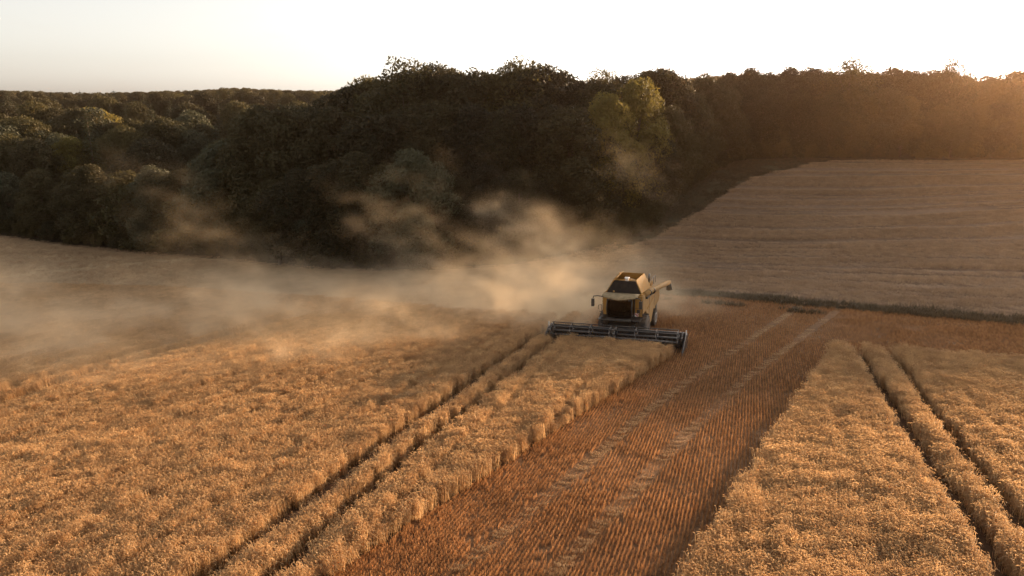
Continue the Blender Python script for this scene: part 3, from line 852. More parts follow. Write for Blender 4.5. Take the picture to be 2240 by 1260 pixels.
# ------------------------------------------------------------------ combine harvester
class MB:
    def __init__(s): s.bm = bmesh.new()
    def box(s, c, d, rot=None, bev=0.0):
        g = bmesh.ops.create_cube(s.bm, size=1.0)
        vs = g['verts']
        bmesh.ops.scale(s.bm, vec=d, verts=vs)
        if bev > 0:
            es = list({e for v in vs for e in v.link_edges})
            r_ = bmesh.ops.bevel(s.bm, geom=es, offset=bev, segments=2, affect='EDGES', profile=0.6)
            vs = list({v for f in r_['faces'] for v in f.verts} | {v for v in vs if v.is_valid})
        if rot: bmesh.ops.rotate(s.bm, cent=(0, 0, 0), matrix=rot, verts=vs)
        bmesh.ops.translate(s.bm, vec=c, verts=vs)
        return s
    def tube(s, pts, r, k=10, cap=True):
        pts = [Vector(p) for p in pts]
        rr = r if isinstance(r, (list, tuple)) else [r] * len(pts)
        rings = []
        up = None
        for j, p in enumerate(pts):
            d_ = (pts[min(j + 1, len(pts) - 1)] - pts[max(j - 1, 0)]).normalized()
            if up is None: up = d_.orthogonal().normalized()
            up = (up - d_ * up.dot(d_)).normalized()
            t_ = d_.cross(up)
            rings.append([s.bm.verts.new(p + (up * math.cos(2 * math.pi * q / k) + t_ * math.sin(2 * math.pi * q / k)) * rr[j]) for q in range(k)])
        for a, b_ in zip(rings, rings[1:]):
            for q in range(k): s.bm.faces.new((a[q], a[(q + 1) % k], b_[(q + 1) % k], b_[q])).smooth = True
        if cap:
            s.bm.faces.new(rings[0][::-1]); s.bm.faces.new(rings[-1])
        return s
    def prism(s, poly, x0, x1):
        """polygon in (y,z) extruded along x"""
        a = [s.bm.verts.new((x0, y, z)) for y, z in poly]
        b_ = [s.bm.verts.new((x1, y, z)) for y, z in poly]
        s.bm.faces.new(a[::-1]); s.bm.faces.new(b_)
        n_ = len(poly)
        for i in range(n_): s.bm.faces.new((a[i], a[(i + 1) % n_], b_[(i + 1) % n_], b_[i]))
        return s
    def hexa(s, v8):
        """eight corners: bottom four then top four, same winding"""
        v = [s.bm.verts.new(p) for p in v8]
        for f in ((3, 2, 1, 0), (4, 5, 6, 7), (0, 1, 5, 4), (1, 2, 6, 5), (2, 3, 7, 6), (3, 0, 4, 7)): s.bm.faces.new([v[i] for i in f])
        return s
    def quadplate(s, q, th):
        """thin plate from four corners"""
        q = [Vector(p) for p in q]
        n_ = (q[1] - q[0]).cross(q[3] - q[0]).normalized() * th
        return s.hexa([tuple(p) for p in q] + [tuple(p + n_) for p in q])
    def lathe(s, c, prof, k=28):
        """profile of (x, r) turned round the x axis at c"""
        rings = [[s.bm.verts.new((c[0] + x, c[1] + r * math.cos(2 * math.pi * q / k), c[2] + r * math.sin(2 * math.pi * q / k))) for q in range(k)] for x, r in prof]
        for a, b_ in zip(rings, rings[1:]):
            for q in range(k): s.bm.faces.new((a[q], a[(q + 1) % k], b_[(q + 1) % k], b_[q])).smooth = True
        s.bm.faces.new(rings[0][::-1]); s.bm.faces.new(rings[-1])
        return s
    def out(s, name, m_, parent, bevel=0.0, **props):
        bmesh.ops.recalc_face_normals(s.bm, faces=s.bm.faces)
        me_ = bpy.data.meshes.new(name)
        s.bm.to_mesh(me_); s.bm.free()
        me_.materials.append(M[m_])
        ob = link(name, me_, parent, **props)
        if bevel:
            md = ob.modifiers.new('bevel', 'BEVEL'); md.width = bevel; md.segments = 2; md.limit_method = 'ANGLE'
        return ob
mid = (np.array(head_l) + np.array(head_r)) / 2
fwd = np.array([math.sin(HEAD), math.cos(HEAD)])
OFF = 3.8
HEADM = HEAD - R(11)          # the machine steers a little off the cut edge
fwd = np.array([math.sin(HEADM), math.cos(HEADM)])
hp = mid + fwd * OFF + np.array([0.35, -0.1])
root = link('combine_harvester', None, label='yellow combine harvester cutting wheat with a wide dark header in front', category='combine harvester')
root.location = (hp[0], hp[1], gz(hp[0], hp[1]) + 0.02)
e_ = 1.0
sx_ = (gz(hp[0] + math.cos(HEADM), hp[1] - math.sin(HEADM)) - gz(hp[0] - math.cos(HEADM), hp[1] + math.sin(HEADM))) / 2
sy_ = (gz(*(hp + fwd)) - gz(*(hp - fwd))) / 2
print('slopes', math.degrees(sx_), math.degrees(sy_))
root.scale = (1, 1, 0.96)
root.rotation_euler = (math.atan(sy_) * 0.6, -math.atan(sx_) * 0.5, -HEADM)

body = MB().box((0, 0.9, 2.2), (2.3, 4.6, 1.9)).box((0, 3.6, 2.1), (2.2, 2.2, 1.3)).box((0, -0.6, 1.25), (1.5, 2.4, 0.7)).box((0, -1.35, 0.95), (2.3, .35, .4)).box((0, 3.1, .75), (2.5, .25, .25)).box((0, 4.5, 1.25), (1.9, 1.0, .9)).out('chassis', 'black', root)
side_poly = [(-1.62, 3.38), (1.0, 3.40), (2.6, 3.32), (3.8, 3.05), (4.6, 2.6), (4.75, 2.1), (4.3, 1.75), (3.2, 1.62), (2.3, 1.55), (1.5, 0.75), (0.75, 0.62), (0.25, 0.95), (-0.15, 1.75), (-0.7, 2.05), (-1.62, 2.0)]
for sg in (-1, 1):
    a, b_ = (1.16, 1.48) if sg > 0 else (-1.48, -1.16)
    sp_ = MB().prism(side_poly, a, b_).out('side_shield', 'tan', root, 0.05)
    MB().tube([(sg * 1.49, -.2, 2.15), (sg * 1.5, 1.2, 2.35), (sg * 1.5, 2.6, 2.75), (sg * 1.49, 3.9, 2.9)], .018, 6).out('crease_moulding', 'yellow', sp_)
    MB().box((sg * 1.487, .55, 2.35), (.012, .022, 1.7)).out('panel_gap', 'black', sp_)
    MB().box((sg * 1.487, 2.45, 2.5), (.012, .022, 1.4)).out('panel_gap', 'black', sp_)
# front faces beside the cab
for sg in (-1, 1):
    fp = MB().box((sg * 1.15, -1.70, 2.62), (0.42 if sg < 0 else .58, 0.14, 1.52), bev=.03).out('front_pillar', 'yellow', root)
    if sg > 0:
        MB().box((1.17, -1.785, 2.25), (.20, .03, .26), bev=.01).out('vent_grille', 'black', fp)
        hm = MB().box((1.06, -1.80, 1.98), (.26, .02, .26)).out('hazard_marker', 'white', fp, label='white and red striped hazard marker')
        rt = Matrix.Rotation(R(40), 3, 'Y')
        MB().box((1.06, -1.815, 1.98), (.30, .012, .065), rot=rt).out('red_stripe', 'red', hm)
        MB().box((1.15, -1.815, 2.06), (.14, .012, .05), rot=rt).out('red_stripe', 'red', hm)
        MB().box((1.15, -1.785, 2.48), (.5, .02, .025)).out('panel_gap', 'black', fp)
        MB().tube([(1.44, -1.76, 1.95), (1.46, -1.85, 2.2), (1.46, -1.85, 2.9), (1.44, -1.76, 3.1)], .018, 6).out('grab_rail', 'black', fp)
# cab
cab = MB().box((0, -2.103, 1.78), (1.75, 1.7, .16), bev=.03).box((0, -1.72, 2.55), (1.7, .08, 1.6)).out('cab_floor', 'black', root)
for sg in (-1, 1):
    MB().tube([(sg * .86, -2.518, 1.80), (sg * .90, -2.667, 2.5), (sg * .86, -2.580, 3.40)], .04, 8).out('cab_post', 'black', root)
    MB().box((sg * .88, -1.78, 2.6), (.10, .12, 1.65)).out('cab_post', 'black', root)
    MB().quadplate([(sg * .87, -2.506, 1.88), (sg * .87, -1.84, 1.88), (sg * .87, -1.84, 3.36), (sg * .87, -2.568, 3.36)], .012).out('side_window', 'glass', root)
wg = MB()
prev = None
for i in range(9):
    a = (i / 8 - .5) * 2
    xx = a * .86; bul = -.16 * (1 - a * a)
    cur = [wg.bm.verts.new((xx, yy + bul, zz)) for yy, zz in ((-2.518, 1.86), (-2.673, 2.5), (-2.593, 3.38))]
    if prev:
        for j in range(2): wg.bm.faces.new((prev[j], cur[j], cur[j + 1], prev[j + 1])).smooth = True
    prev = cur
wg.out('windscreen', 'glass', root)
st_ = MB().box((0, -1.979, 2.15), (.55, .55, .16), bev=.05).box((0, -1.92, 2.55), (.52, .16, .75), bev=.06).box((0, -1.948, 1.95), (.3, .3, .3)).out('driver_seat', 'seat', root)
sw = MB().tube([(0, -2.413, 1.85), (0, -2.308, 2.35)], .04, 8).out('steering_column', 'black', root)
MB().tube([(math.cos(a) * .2, -2.295 + math.sin(a) * .10, 2.38 + math.sin(a) * .17) for a in np.linspace(0, 6.283, 17)], .018, 6).out('steering_wheel', 'black', sw)
MB().box((.45, -2.072, 2.3), (.2, .6, .12), bev=.03).out('armrest_console', 'seat', root)
MB().box((.58, -2.332, 2.55), (.26, .05, .2), bev=.01).out('monitor', 'black', root)
# roof with drooping curved visor
rf = MB()
gridv = []
for j, (yy, zz) in enumerate(((-1.55, 3.52), (-2.134, 3.58), (-2.630, 3.55), (-2.971, 3.47), (-3.039, 3.40), (-3.002, 3.34), (-2.568, 3.38), (-1.55, 3.40))):
    rowv = []
    for i in range(11):
        a = (i / 10 - .5) * 2
        frontness = max(0, min(1, (-yy - 1.7) / 1.3))
        rowv.append(rf.bm.verts.new((a * (1.18 + .06 * frontness), yy + .28 * frontness * a * a, zz - .10 * frontness * (1 - abs(a)) ** 1 * (1 if j in (3, 4, 5) else .5) + .05 * abs(a) * frontness)))
    gridv.append(rowv)
gridv.append(gridv[0])
for A_, B_ in zip(gridv, gridv[1:]):
    for i in range(10): rf.bm.faces.new((A_[i], A_[i + 1], B_[i + 1], B_[i])).smooth = True
rf.bm.faces.new([r_[0] for r_ in gridv[:-1]]); rf.bm.faces.new([r_[-1] for r_ in gridv[:-1]][::-1])
roof = rf.out('cab_roof', 'roof', root)
for i in range(6):
    xx = -.75 + .30 * i
    lp = MB().box((xx, -2.878, 3.27), (.17, .10, .10), bev=.02).out('work_lamp', 'black', roof)
    MB().box((xx, -2.912, 3.27), (.13, .012, .07)).out('work_lamp_lens', 'lens', roof)
MB().tube([(-.6, -1.824, 3.6), (-.6, -1.824, 3.72)], .06, 10).out('beacon', 'yellow', roof)
# mirrors
ma = MB().tube([(-1.1, -2.785, 3.44), (-1.5, -2.878, 3.50), (-1.78, -2.915, 3.46), (-1.82, -2.915, 3.3)], .035, 8).out('mirror_arm', 'black', root)
MB().box((-1.83, -2.903, 2.98), (.22, .12, .58), bev=.03).out('mirror', 'black', ma)
ma = MB().tube([(1.05, -2.723, 3.42), (1.35, -2.785, 3.46), (1.52, -2.804, 3.38), (1.53, -2.804, 3.28)], .035, 8).out('mirror_arm', 'black', root)
MB().box((1.53, -2.791, 2.96), (.22, .12, .58), bev=.03).out('mirror', 'black', ma)
# ladder and rails on the far side of the cab
ld = MB()
for yy in (-2.444, -2.103): ld.tube([(-1.25, yy, 1.2), (-1.3, yy, 1.9), (-1.32, yy, 2.75)], .02, 6)
for zz in (1.25, 1.55, 1.85): ld.box((-1.28, -2.270, zz), (.2, .55, .03))
ld.tube([(-1.32, -2.444, 2.75), (-1.55, -2.444, 2.7), (-1.55, -2.444, 2.4)], .018, 6).tube([(-1.32, -2.103, 2.2), (-1.52, -2.258, 2.15)], .018, 6).box((-1.2, -2.196, 1.72), (.6, 1.3, .05))
ld.out('access_ladder', 'black', root)
MB().box((1.2, -2.134, 1.72), (.55, 1.2, .05)).tube([(1.42, -2.475, 1.74), (1.44, -2.475, 2.6), (1.44, -1.824, 2.65)], .02, 6).out('platform_rail', 'black', root)
# grain tank
b4 = [(-1.30, -1.35, 3.42), (1.30, -1.35, 3.42), (1.30, 1.75, 3.42), (-1.30, 1.75, 3.42)]
t4 = [(-.80, -1.00, 4.42), (.80, -1.00, 4.42), (.90, 1.35, 4.52), (-.90, 1.35, 4.52)]
MB().box((0, .2, 3.41), (2.86, 3.55, .09), bev=.02).out('tank_deck', 'yellow', root)
tk = MB().quadplate([b4[1], b4[2], t4[2], t4[1]], .03).out('tank_side', 'yellow', root)
for yy in (-.3, .5):
    MB().tube([(1.32, yy + .05, 3.46), (.87, yy, 4.40)], .012, 6).out('tank_rib', 'yellow', tk)
MB().quadplate([b4[3], b4[0], t4[0], t4[3]], .03).out('tank_side', 'yellow', root)
MB().quadplate([b4[2], b4[3], t4[3], t4[2]], .03).out('tank_back', 'yellow', root)
fr_ = MB().quadplate([(b4[0][0] + .06, b4[0][1], b4[0][2] + .05), (b4[1][0] - .06, b4[1][1], b4[1][2] + .05), (t4[1][0] - .02, t4[1][1], t4[1][2] - .08), (t4[0][0] + .02, t4[0][1], t4[0][2] - .08)], .03).out('tank_front_screen', 'screen', root)
rim = MB()
for i in range(4):
    rim.tube([t4[i], t4[(i + 1) % 4]], .03, 6)
for i in (0, 1): rim.tube([b4[i], t4[i]], .028, 6)
rim.out('tank_rim', 'yellow', root)
fl = MB().quadplate([(-.80, -1.0, 4.44), (-.80, 1.2, 4.52), (-.62, 1.2, 4.70), (-.62, -.8, 4.56)], .025).out('tank_flap', 'yellow', root)
gh = MB()
gv = [[gh.bm.verts.new((-.95 + 1.9 * i / 8, -.95 + 2.3 * j / 8, 3.95 + .38 * math.exp(-(((i - 4) / 3) ** 2 + ((j - 4) / 3) ** 2)))) for i in range(9)] for j in range(9)]
for j in range(8):
    for i in range(8): gh.bm.faces.new((gv[j][i], gv[j][i + 1], gv[j + 1][i + 1], gv[j + 1][i])).smooth = True
gh.out('grain_heap', 'tan', root)
MB().tube([(0, -.5, 3.9), (0, -.35, 4.42)], .13, 12).box((0, -.32, 4.46), (.34, .3, .06), bev=.02).out('filling_auger', 'white', root)
# unloading auger along the side, folded back
au = MB().tube([(1.42, -.95, 3.36), (1.58, 1.0, 3.34), (2.05, 5.5, 3.12)], .2, 16).out('unloading_auger', 'tan', root)
MB().tube([(2.05, 5.40, 3.08), (2.06, 5.55, 2.8), (2.06, 5.62, 2.5)], [.2, .2, .24], 14).out('auger_spout', 'black', au)
for f_ in (.16, .30):
    p_ = Vector((1.42, -.95, 3.36)).lerp(Vector((2.05, 5.5, 3.12)), f_)
    MB().tube([p_ + Vector((0, -.05, 0)), p_ + Vector((0, .05, 0))], .235, 16).out('auger_clamp', 'black', au)
MB().box((1.5, .2, 3.10), (.25, 2.1, .16)).box((1.62, 2.2, 3.16), (.12, .1, .3)).out('auger_cradle', 'black', au)
# engine deck
MB().box((0, 2.9, 3.30), (2.1, 2.2, .42), bev=.08).out('engine_hood', 'yellow', root)
MB().box((.55, 2.2, 3.62), (.7, .7, .34), bev=.06).out('air_cleaner', 'black', root)
MB().tube([(.95, 3.0, 3.5), (.95, 3.0, 4.05), (.95, 3.1, 4.2)], .07, 10).out('exhaust_pipe', 'steel', root)
dr = MB()
for yy in (2.2, 3.2, 4.0): dr.tube([(1.25, yy, 3.4), (1.25, yy, 3.95)], .02, 6)
dr.tube([(1.25, 2.2, 3.95), (1.25, 4.0, 3.95)], .02, 6).out('deck_rail', 'steel', root)
rh = MB().prism([(3.6, 3.1), (4.5, 2.75), (5.1, 2.1), (5.25, 1.5), (5.0, .9), (4.4, .9), (4.3, 1.7), (3.6, 1.8)], -1.1, 1.1).out('rear_hood', 'tan', root, .06)
for zz in (2.35, 2.08, 1.82):
    MB().box((1.28, 4.85, zz), (.22, .16, .2), bev=.03).out('tail_lamp', 'black' if zz < 2.3 else 'red', root)
MB().box((0, 5.3, 1.0), (2.3, .6, .5), bev=.05).out('straw_chopper', 'black', root)
# wheels
def wheel(x_, y_, r_, w_, nm):
    sg = 1 if x_ > 0 else -1
    w = MB().lathe((x_, y_, r_), [(-w_ / 2, r_ * .55), (-w_ / 2, r_ * .86), (-w_ * .42, r_ * .95), (-w_ * .2, r_ * .985), (w_ * .2, r_ * .985), (w_ * .42, r_ * .95), (w_ / 2, r_ * .86), (w_ / 2, r_ * .55)])
    tyre = w.out(nm, 'tyre', root)
    lug = MB()
    nl = 20
    for i in range(nl):
        for s2 in (-1, 1):
            a = 2 * math.pi * (i + (.5 if s2 > 0 else 0)) / nl
            ro = Matrix.Rotation(a, 3, 'X') @ Matrix.Rotation(R(38 * s2), 3, 'Z')
            c_ = Vector((x_ + s2 * w_ * .24, y_, r_)) + Matrix.Rotation(a, 3, 'X') @ Vector((0, 0, r_ * .985))
            lug.box(c_, (w_ * .52, .055, .07), rot=ro)
    lug.out('tread_lugs', 'tyre', tyre)
    MB().lathe((x_ + sg * (w_ / 2 - .02), y_, r_), [(-sg * .10, r_ * .57), (sg * .03, r_ * .57), (sg * .03, r_ * .50), (-sg * .10, r_ * .44), (-sg * .10, r_ * .18), (sg * .0, r_ * .16), (sg * .02, r_ * .05)] if sg > 0 else [(.10, r_ * .57), (-.03, r_ * .57), (-.03, r_ * .50), (.10, r_ * .44), (.10, r_ * .18), (0, r_ * .16), (-.02, r_ * .05)]).out('wheel_rim', 'rim' if r_ < .8 else 'tyre', tyre)
for sg in (-1, 1):
    wheel(sg * 1.36, -1.05, .96, .72, 'drive_wheel')
    wheel(sg * 1.28, 3.1, .68, .5, 'rear_wheel')
# feeder house
MB().hexa([(-.8, -3.35, .30), (.8, -3.35, .30), (.75, -1.5, 1.0), (-.75, -1.5, 1.0), (-.8, -3.35, 1.05), (.8, -3.35, 1.05), (.75, -1.7, 1.7), (-.75, -1.7, 1.7)]).out('feeder_house', 'black', root, .03)
for sg in (-1, 1): MB().tube([(sg * .6, -1.3, .75), (sg * .72, -3.2, .45)], .05, 8).out('lift_cylinder', 'steel', root)
hose = MB()
for xx in (.85, .92, 1.0): hose.tube([(xx, -1.9, 1.5), (xx + .15, -2.8, 1.45), (xx + .1, -3.1, 1.25), (xx, -3.35, 1.15)], .022, 6)
hose.out('hydraulic_hose', 'black', root)

# ---- header (tilts with the ground)
HWD = 4.72
hd = MB().prism([(-4.12, 0.18), (-4.12, 1.12), (-4.22, 1.18), (-4.26, 1.12), (-4.22, 0.62), (-4.35, 0.36), (-4.75, 0.20), (-5.35, 0.14), (-5.35, 0.10), (-4.75, 0.10)], -HWD, HWD)
hd.tube([(-HWD, -4.16, 1.2), (HWD, -4.16, 1.2)], .07, 10).box((0, -4.05, .7), (2 * HWD, .10, .12)).box((0, -4.02, .3), (2 * HWD, .16, .16))
header = hd.out('header', 'dark', root)
header.rotation_euler = (0, -math.atan(sx_) * 0.5 + R(1.2), 0)
header.location = (0, 0.8, 0.06)
for xx in np.arange(-4.2, 4.3, .84): MB().box((xx, -4.06, .68), (.07, .12, .85)).out('back_rib', 'dark', header)
kn = MB()
for xx in np.arange(-HWD + .05, HWD, .0762 * 2): kn.hexa([(xx - .022, -5.32, .10), (xx + .022, -5.32, .10), (xx + .006, -5.47, .10), (xx - .006, -5.47, .10), (xx - .022, -5.32, .135), (xx + .022, -5.32, .135), (xx + .006, -5.47, .115), (xx - .006, -5.47, .115)])
kn.out('knife_fingers', 'steel', header, kind='stuff')
ag = MB().tube([(-HWD + .1, -4.55, .55), (HWD - .1, -4.55, .55)], .17, 14)
for sg in (-1, 1):
    a0 = None
    for i in range(0, 200):
        th = i * .36 * sg
        xx = sg * (HWD - .15 - i * .0185)
        p1 = (xx, -4.55 + math.cos(th) * .17, .55 + math.sin(th) * .17); p2 = (xx, -4.55 + math.cos(th) * .30, .55 + math.sin(th) * .30)
        cur = (ag.bm.verts.new(p1), ag.bm.verts.new(p2))
        if a0: ag.bm.faces.new((a0[0], cur[0], cur[1], a0[1]))
        a0 = cur
ag.out('table_auger', 'steel', header)
RC = (-5.0, 1.02); RR = 0.58
for half in (-1, 1):
    xa, xb = (.12, HWD - .30) if half > 0 else (-HWD + .30, -.12)
    MB().tube([(xa, RC[0], RC[1]), (xb, RC[0], RC[1])], .085, 12).out('reel_shaft', 'dark', header)
    ph = .25
    for q in range(6):
        a = ph + q * math.pi / 3
        yy, zz = RC[0] + math.cos(a) * RR, RC[1] + math.sin(a) * RR
        bt = MB().tube([(xa, yy, zz), (xb, yy, zz)], .034, 8).out('reel_bat', 'bat', header)
        # tines
        tn = MB()
        for xx in np.arange(xa + .05, xb, .13): tn.tube([(xx, yy, zz), (xx, yy - .03, zz - .12), (xx, yy + .03, zz - .25)], .009, 4, cap=False)
        tn.out('reel_tines', 'dark', header, kind='stuff')
    for xx in np.linspace(xa + .06, xb - .06, 4):
        sd = MB()
        pp = [(RC[0] + math.cos(ph + q * math.pi / 3) * RR, RC[1] + math.sin(ph + q * math.pi / 3) * RR) for q in range(6)]
        for q in range(6):
            sd.tube([(xx, RC[0], RC[1]), (xx, pp[q][0], pp[q][1])], .022, 6)
            sd.tube([(xx, pp[q][0], pp[q][1]), (xx, *[pp[(q + 1) % 6][i] for i in (0, 1)])], .024, 6)
        sd.out('reel_spider', 'steel', header)
for xx in (-HWD + .12, 0, HWD - .12):
    MB().tube([(xx, -4.15, 1.22), (xx, -4.6, 1.38), (xx, -5.0, 1.10), (xx, -5.12, .98)], .055, 8).tube([(xx, -4.2, .9), (xx, -4.75, 1.25)], .03, 8).out('reel_arm', 'dark', header)
    MB().box((xx, -4.98, .98), (.13, .26, .26), bev=.03).out('reel_bearing', 'steel', header)
MB().box((0, -4.9, 1.22), (.22, .32, .3), bev=.04).out('reel_drive', 'steel', header)
for sg in (-1, 1):
    poly = [(-4.05, .08), (-4.05, 1.20), (-4.6, 1.12), (-5.1, .78), (-5.7, .42), (-6.35, .12), (-5.5, .06)]
    dv = MB().prism(poly, sg * HWD, sg * (HWD + .12)).out('crop_divider', 'dark', header, .02)
    MB().tube([(sg * (HWD + .06), -6.3, .14), (sg * (HWD + .10), -5.7, .55), (sg * (HWD + .10), -5.0, .95), (sg * (HWD + .1), -4.4, 1.28)], .022, 6).out('divider_rail', 'steel', dv)
    MB().box((sg * (HWD + .10), -4.5, 1.36), (.06, .10, .30), bev=.01).out('end_marker', 'white', dv)
MB().tube([(HWD + .1, -4.5, .5), (HWD + .1, -5.2, .9)], .04, 8).out('reel_cylinder', 'steel', header)
# ------------------------------------------------------------------ dust thrown up by the harvester
VX = 0.65
D0 = np.array([-118.0, 34.0, -12.0]); D1 = np.array([40.0, 110.0, 20.0])
NX, NY, NZ = [int((D1[i] - D0[i]) / VX) + 1 for i in range(3)]
D1 = D0 + (np.array([NX, NY, NZ]) - 1) * VX
rs.seed(21)
def fft_noise(shape, p, lo, hi, stretch=(1, 1, 1)):
    w = np.fft.rfftn(rs.randn(*shape))
    k = np.sqrt(sum((f * q) ** 2 for f, q in zip(np.meshgrid(np.fft.fftfreq(shape[0]), np.fft.fftfreq(shape[1]), np.fft.rfftfreq(shape[2]), indexing='ij'), stretch)))
    k[0, 0, 0] = 1
    a = k ** (-p) * (1 - np.exp(-(k / lo) ** 2)) * np.exp(-(k / hi) ** 2)
    r_ = np.fft.irfftn(w * a, s=shape)
    return (r_ - r_.mean()) / r_.std()
gx = D0[0] + np.arange(NX) * VX; gy = D0[1] + np.arange(NY) * VX; gzv = D0[2] + np.arange(NZ) * VX
GX, GY = np.meshgrid(gx, gy, indexing='ij')
G0 = ground_z(GX, GY)
nA = fft_noise((NX, NY, NZ), 1.8, .014, .22, (1, 1, .5))
nB = fft_noise((NX, NY, NZ), 1.0, .05, .6, (1, 1, .5))
nC = fft_noise((NX, NY, 4), 1.7, .02, .16)[:, :, :1] * np.ones((1, 1, NZ))
# wind shear: higher air has drifted further left
for iz in range(NZ):
    sh = -int(round(max(0, iz - 12) * 0.8))
    for q in (nA, nB, nC): q[:, :, iz] = np.roll(q[:, :, iz], sh, 0)
HG = gzv[None, None, :] - G0[:, :, None]
tan_h = math.tan(HEAD)
xpath = hp[0] + (GY - hp[1]) * tan_h * 0.45
dwn = xpath - GX                                   # metres downwind of the cut track
front = hp[1] - 3.0 - 0.56 * np.clip(dwn, 0, 25) + 0.5 * np.clip(dwn - 30, 0, 90)
fr_m = np.clip((GY - front) / 8.0, 0, 1); fr_m = fr_m * fr_m * (3 - 2 * fr_m)
bk = np.clip((forest_y(GX) + 4 - GY) / 14, 0, 1)
age = np.clip(dwn, 0, 120)
src = np.clip((dwn + 5) / 9, 0, 1) * (0.5 + 0.5 * np.clip(dwn / 22, 0, 1)) * np.exp(-age / 80)
near_start = np.exp(-np.clip(GY - hp[1] - 10, 0, 100) / 17)
col = (src * fr_m * bk * near_start)[:, :, None]
H_l = (1.45 + 0.004 * age)[:, :, None] * np.exp((0.70 * np.exp(-age / 70))[:, :, None] * np.clip(nC, -1.8, 1.9) - .1)
vert = np.exp(-np.clip(HG, 0, None) / H_l) * (HG > -0.8)
wisp = np.exp(np.clip(0.95 * nA + 0.95 * nB - 1.0, -4, 1.4))
lobes = 0.3 * wisp
veil = np.exp(-np.clip(HG, 0, None) / 1.6) * (HG > -.8)
den = col * (1.1 * vert * wisp + 0.10 * veil)
# fresh dust boiling round the back of the machine
rx, ry = hp[0] + fwd[0] * 5.5, hp[1] + fwd[1] * 5.5
for cx_, cy_, cz_, rr_, am in ((rx, ry, 1.2, 2.4, .9), (rx - 1.5, ry + 5, 2.2, 4.2, .22), (rx + 4, ry + 3, .8, 3.2, .14), (rx + 8, ry + 4, .6, 4.0, .06), (rx - 4, ry + 10, 3.0, 5.5, .14), (rx - 9, ry + 6, 2.0, 5, .2), (rx - 8, ry + 17, 4.5, 5.0, .22), (rx - 13, ry + 19, 9, 2.2, .25)):
    q = ((GX - cx_) ** 2 + (GY - cy_) ** 2)[:, :, None] / rr_ ** 2 + ((HG - cz_) / (rr_ * .75)) ** 2
    den += am * np.exp(-q) * (0.1 + 2.0 * lobes) * (HG > -.3)
# keep the air clear in front of and inside the machine
dfr = (GX - hp[0]) * fwd[0] + (GY - hp[1]) * fwd[1]; dsd = (GX - hp[0]) * fwd[1] - (GY - hp[1]) * fwd[0]
clear = 1 - ((dfr < 4.2) & (np.abs(dsd) < 3.2))[:, :, None] * 0.92
den = np.clip(den * clear, 0, None)
edge = np.ones((NX, NY, NZ))
for ax, n_ in enumerate((NX, NY, NZ)):
    r_ = np.minimum(np.arange(n_), np.arange(n_)[::-1]) / 6.0
    if ax == 2: r_ = np.arange(n_)[::-1] / 6.0
    if ax == 0: r_ = np.minimum(np.arange(n_) / 30.0, np.arange(n_)[::-1] / 6.0)
    edge *= np.clip(r_, 0, 1).reshape([-1 if i == ax else 1 for i in range(3)])
den *= edge
den = np.minimum(den, 2.2)
den[den < 0.012] = 0
me = bpy.data.meshes.new('dust_cloud')
me.vertices.add(den.size)
me.vertices.foreach_set('co', np.zeros(den.size * 3, np.float32))
a_ = me.attributes.new('dens', 'FLOAT', 'POINT')
a_.data.foreach_set('value', np.ascontiguousarray(den.transpose(2, 1, 0)).ravel().astype(np.float32))
ng = bpy.data.node_groups.new('dust_volume', 'GeometryNodeTree')
ng.interface.new_socket('Geometry', in_out='INPUT', socket_type='NodeSocketGeometry')
ng.interface.new_socket('Geometry', in_out='OUTPUT', socket_type='NodeSocketGeometry')
nn = ng.nodes; nl_ = ng.links
gi, go = nn.new('NodeGroupInput'), nn.new('NodeGroupOutput')
vc = nn.new('GeometryNodeVolumeCube')
vc.inputs['Min'].default_value = D0; vc.inputs['Max'].default_value = D1
for ax, v_ in zip('XYZ', (NX, NY, NZ)): vc.inputs['Resolution ' + ax].default_value = v_
pos = nn.new('GeometryNodeInputPosition')
sb = nn.new('ShaderNodeVectorMath'); sb.operation = 'SUBTRACT'; sb.inputs[1].default_value = D0
dv_ = nn.new('ShaderNodeVectorMath'); dv_.operation = 'SCALE'; dv_.inputs['Scale'].default_value = 1.0 / VX
sp = nn.new('ShaderNodeSeparateXYZ')
nl_.new(pos.outputs[0], sb.inputs[0]); nl_.new(sb.outputs[0], dv_.inputs[0]); nl_.new(dv_.outputs[0], sp.inputs[0])
def mth(op, a, b=None, c=None):
    n_ = nn.new('ShaderNodeMath'); n_.operation = op
    for i, v in enumerate((a, b, c)):
        if v is None: continue
        if isinstance(v, (int, float)): n_.inputs[i].default_value = v
        else: nl_.new(v, n_.inputs[i])
    return n_.outputs[0]
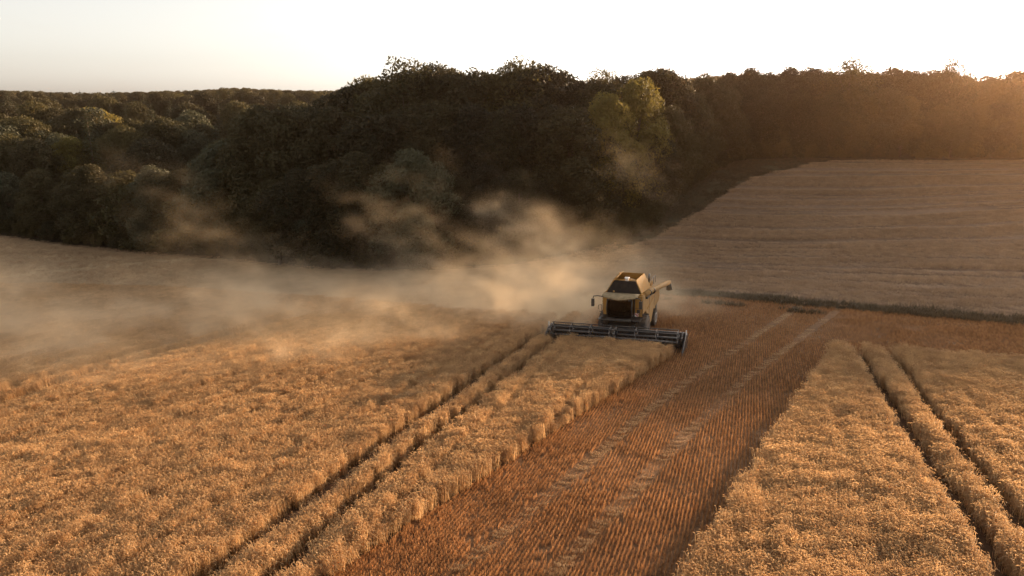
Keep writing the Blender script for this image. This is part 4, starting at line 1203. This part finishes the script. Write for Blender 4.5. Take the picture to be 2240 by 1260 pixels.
ix, iy, iz_ = (mth('ROUND', sp.outputs[i]) for i in range(3))
idx = mth('MULTIPLY_ADD', mth('MULTIPLY_ADD', iz_, float(NY), iy), float(NX), ix)
si = nn.new('GeometryNodeSampleIndex'); si.data_type = 'FLOAT'; si.domain = 'POINT'; si.clamp = True
na_ = nn.new('GeometryNodeInputNamedAttribute'); na_.data_type = 'FLOAT'; na_.inputs[0].default_value = 'dens'
nl_.new(gi.outputs[0], si.inputs['Geometry'])
nl_.new([s_ for s_ in na_.outputs if s_.enabled and s_.name == 'Attribute'][0], [s_ for s_ in si.inputs if s_.enabled and s_.name == 'Value'][0])
nl_.new(idx, si.inputs['Index'])
nl_.new([s_ for s_ in si.outputs if s_.enabled][0], vc.inputs['Density'])
smn = nn.new('GeometryNodeSetMaterial')
m, N, L, o = mat('dust')
pv = N.new('ShaderNodeVolumePrincipled')
pv.inputs['Color'].default_value = (0.95, 0.77, 0.55, 1)
pv.inputs['Density'].default_value = DUST
pv.inputs['Anisotropy'].default_value = 0.35
L.new(pv.outputs[0], o.inputs['Volume'])
smn.inputs['Material'].default_value = m
nl_.new(vc.outputs[0], smn.inputs[0]); nl_.new(smn.outputs[0], go.inputs[0])
dob = link('dust_cloud', me, kind='stuff', label='cloud of golden dust drifting left from behind the combine harvester', category='dust')
md = dob.modifiers.new('dust', 'NODES'); md.node_group = ng
dob.data.materials.append(m)

# ------------------------------------------------------------------ warm evening air
m, N, L, o = mat('evening_air')
pv = N.new('ShaderNodeVolumePrincipled')
pv.inputs['Color'].default_value = (1.0, 0.66, 0.42, 1)
pv.inputs['Density'].default_value = HAZE
pv.inputs['Anisotropy'].default_value = 0.87
L.new(pv.outputs[0], o.inputs['Volume'])
hz = MB().box(((xs[0] + xs[-1]) / 2, (ys[0] + ys[-1]) / 2, 10), (xs[-1] - xs[0] + 20, ys[-1] - ys[0] + 20, 76))
bmv = hz.out('haze', 'ground', None, kind='stuff', label='thin warm evening haze over the fields')
bmv.data.materials.clear(); bmv.data.materials.append(m)
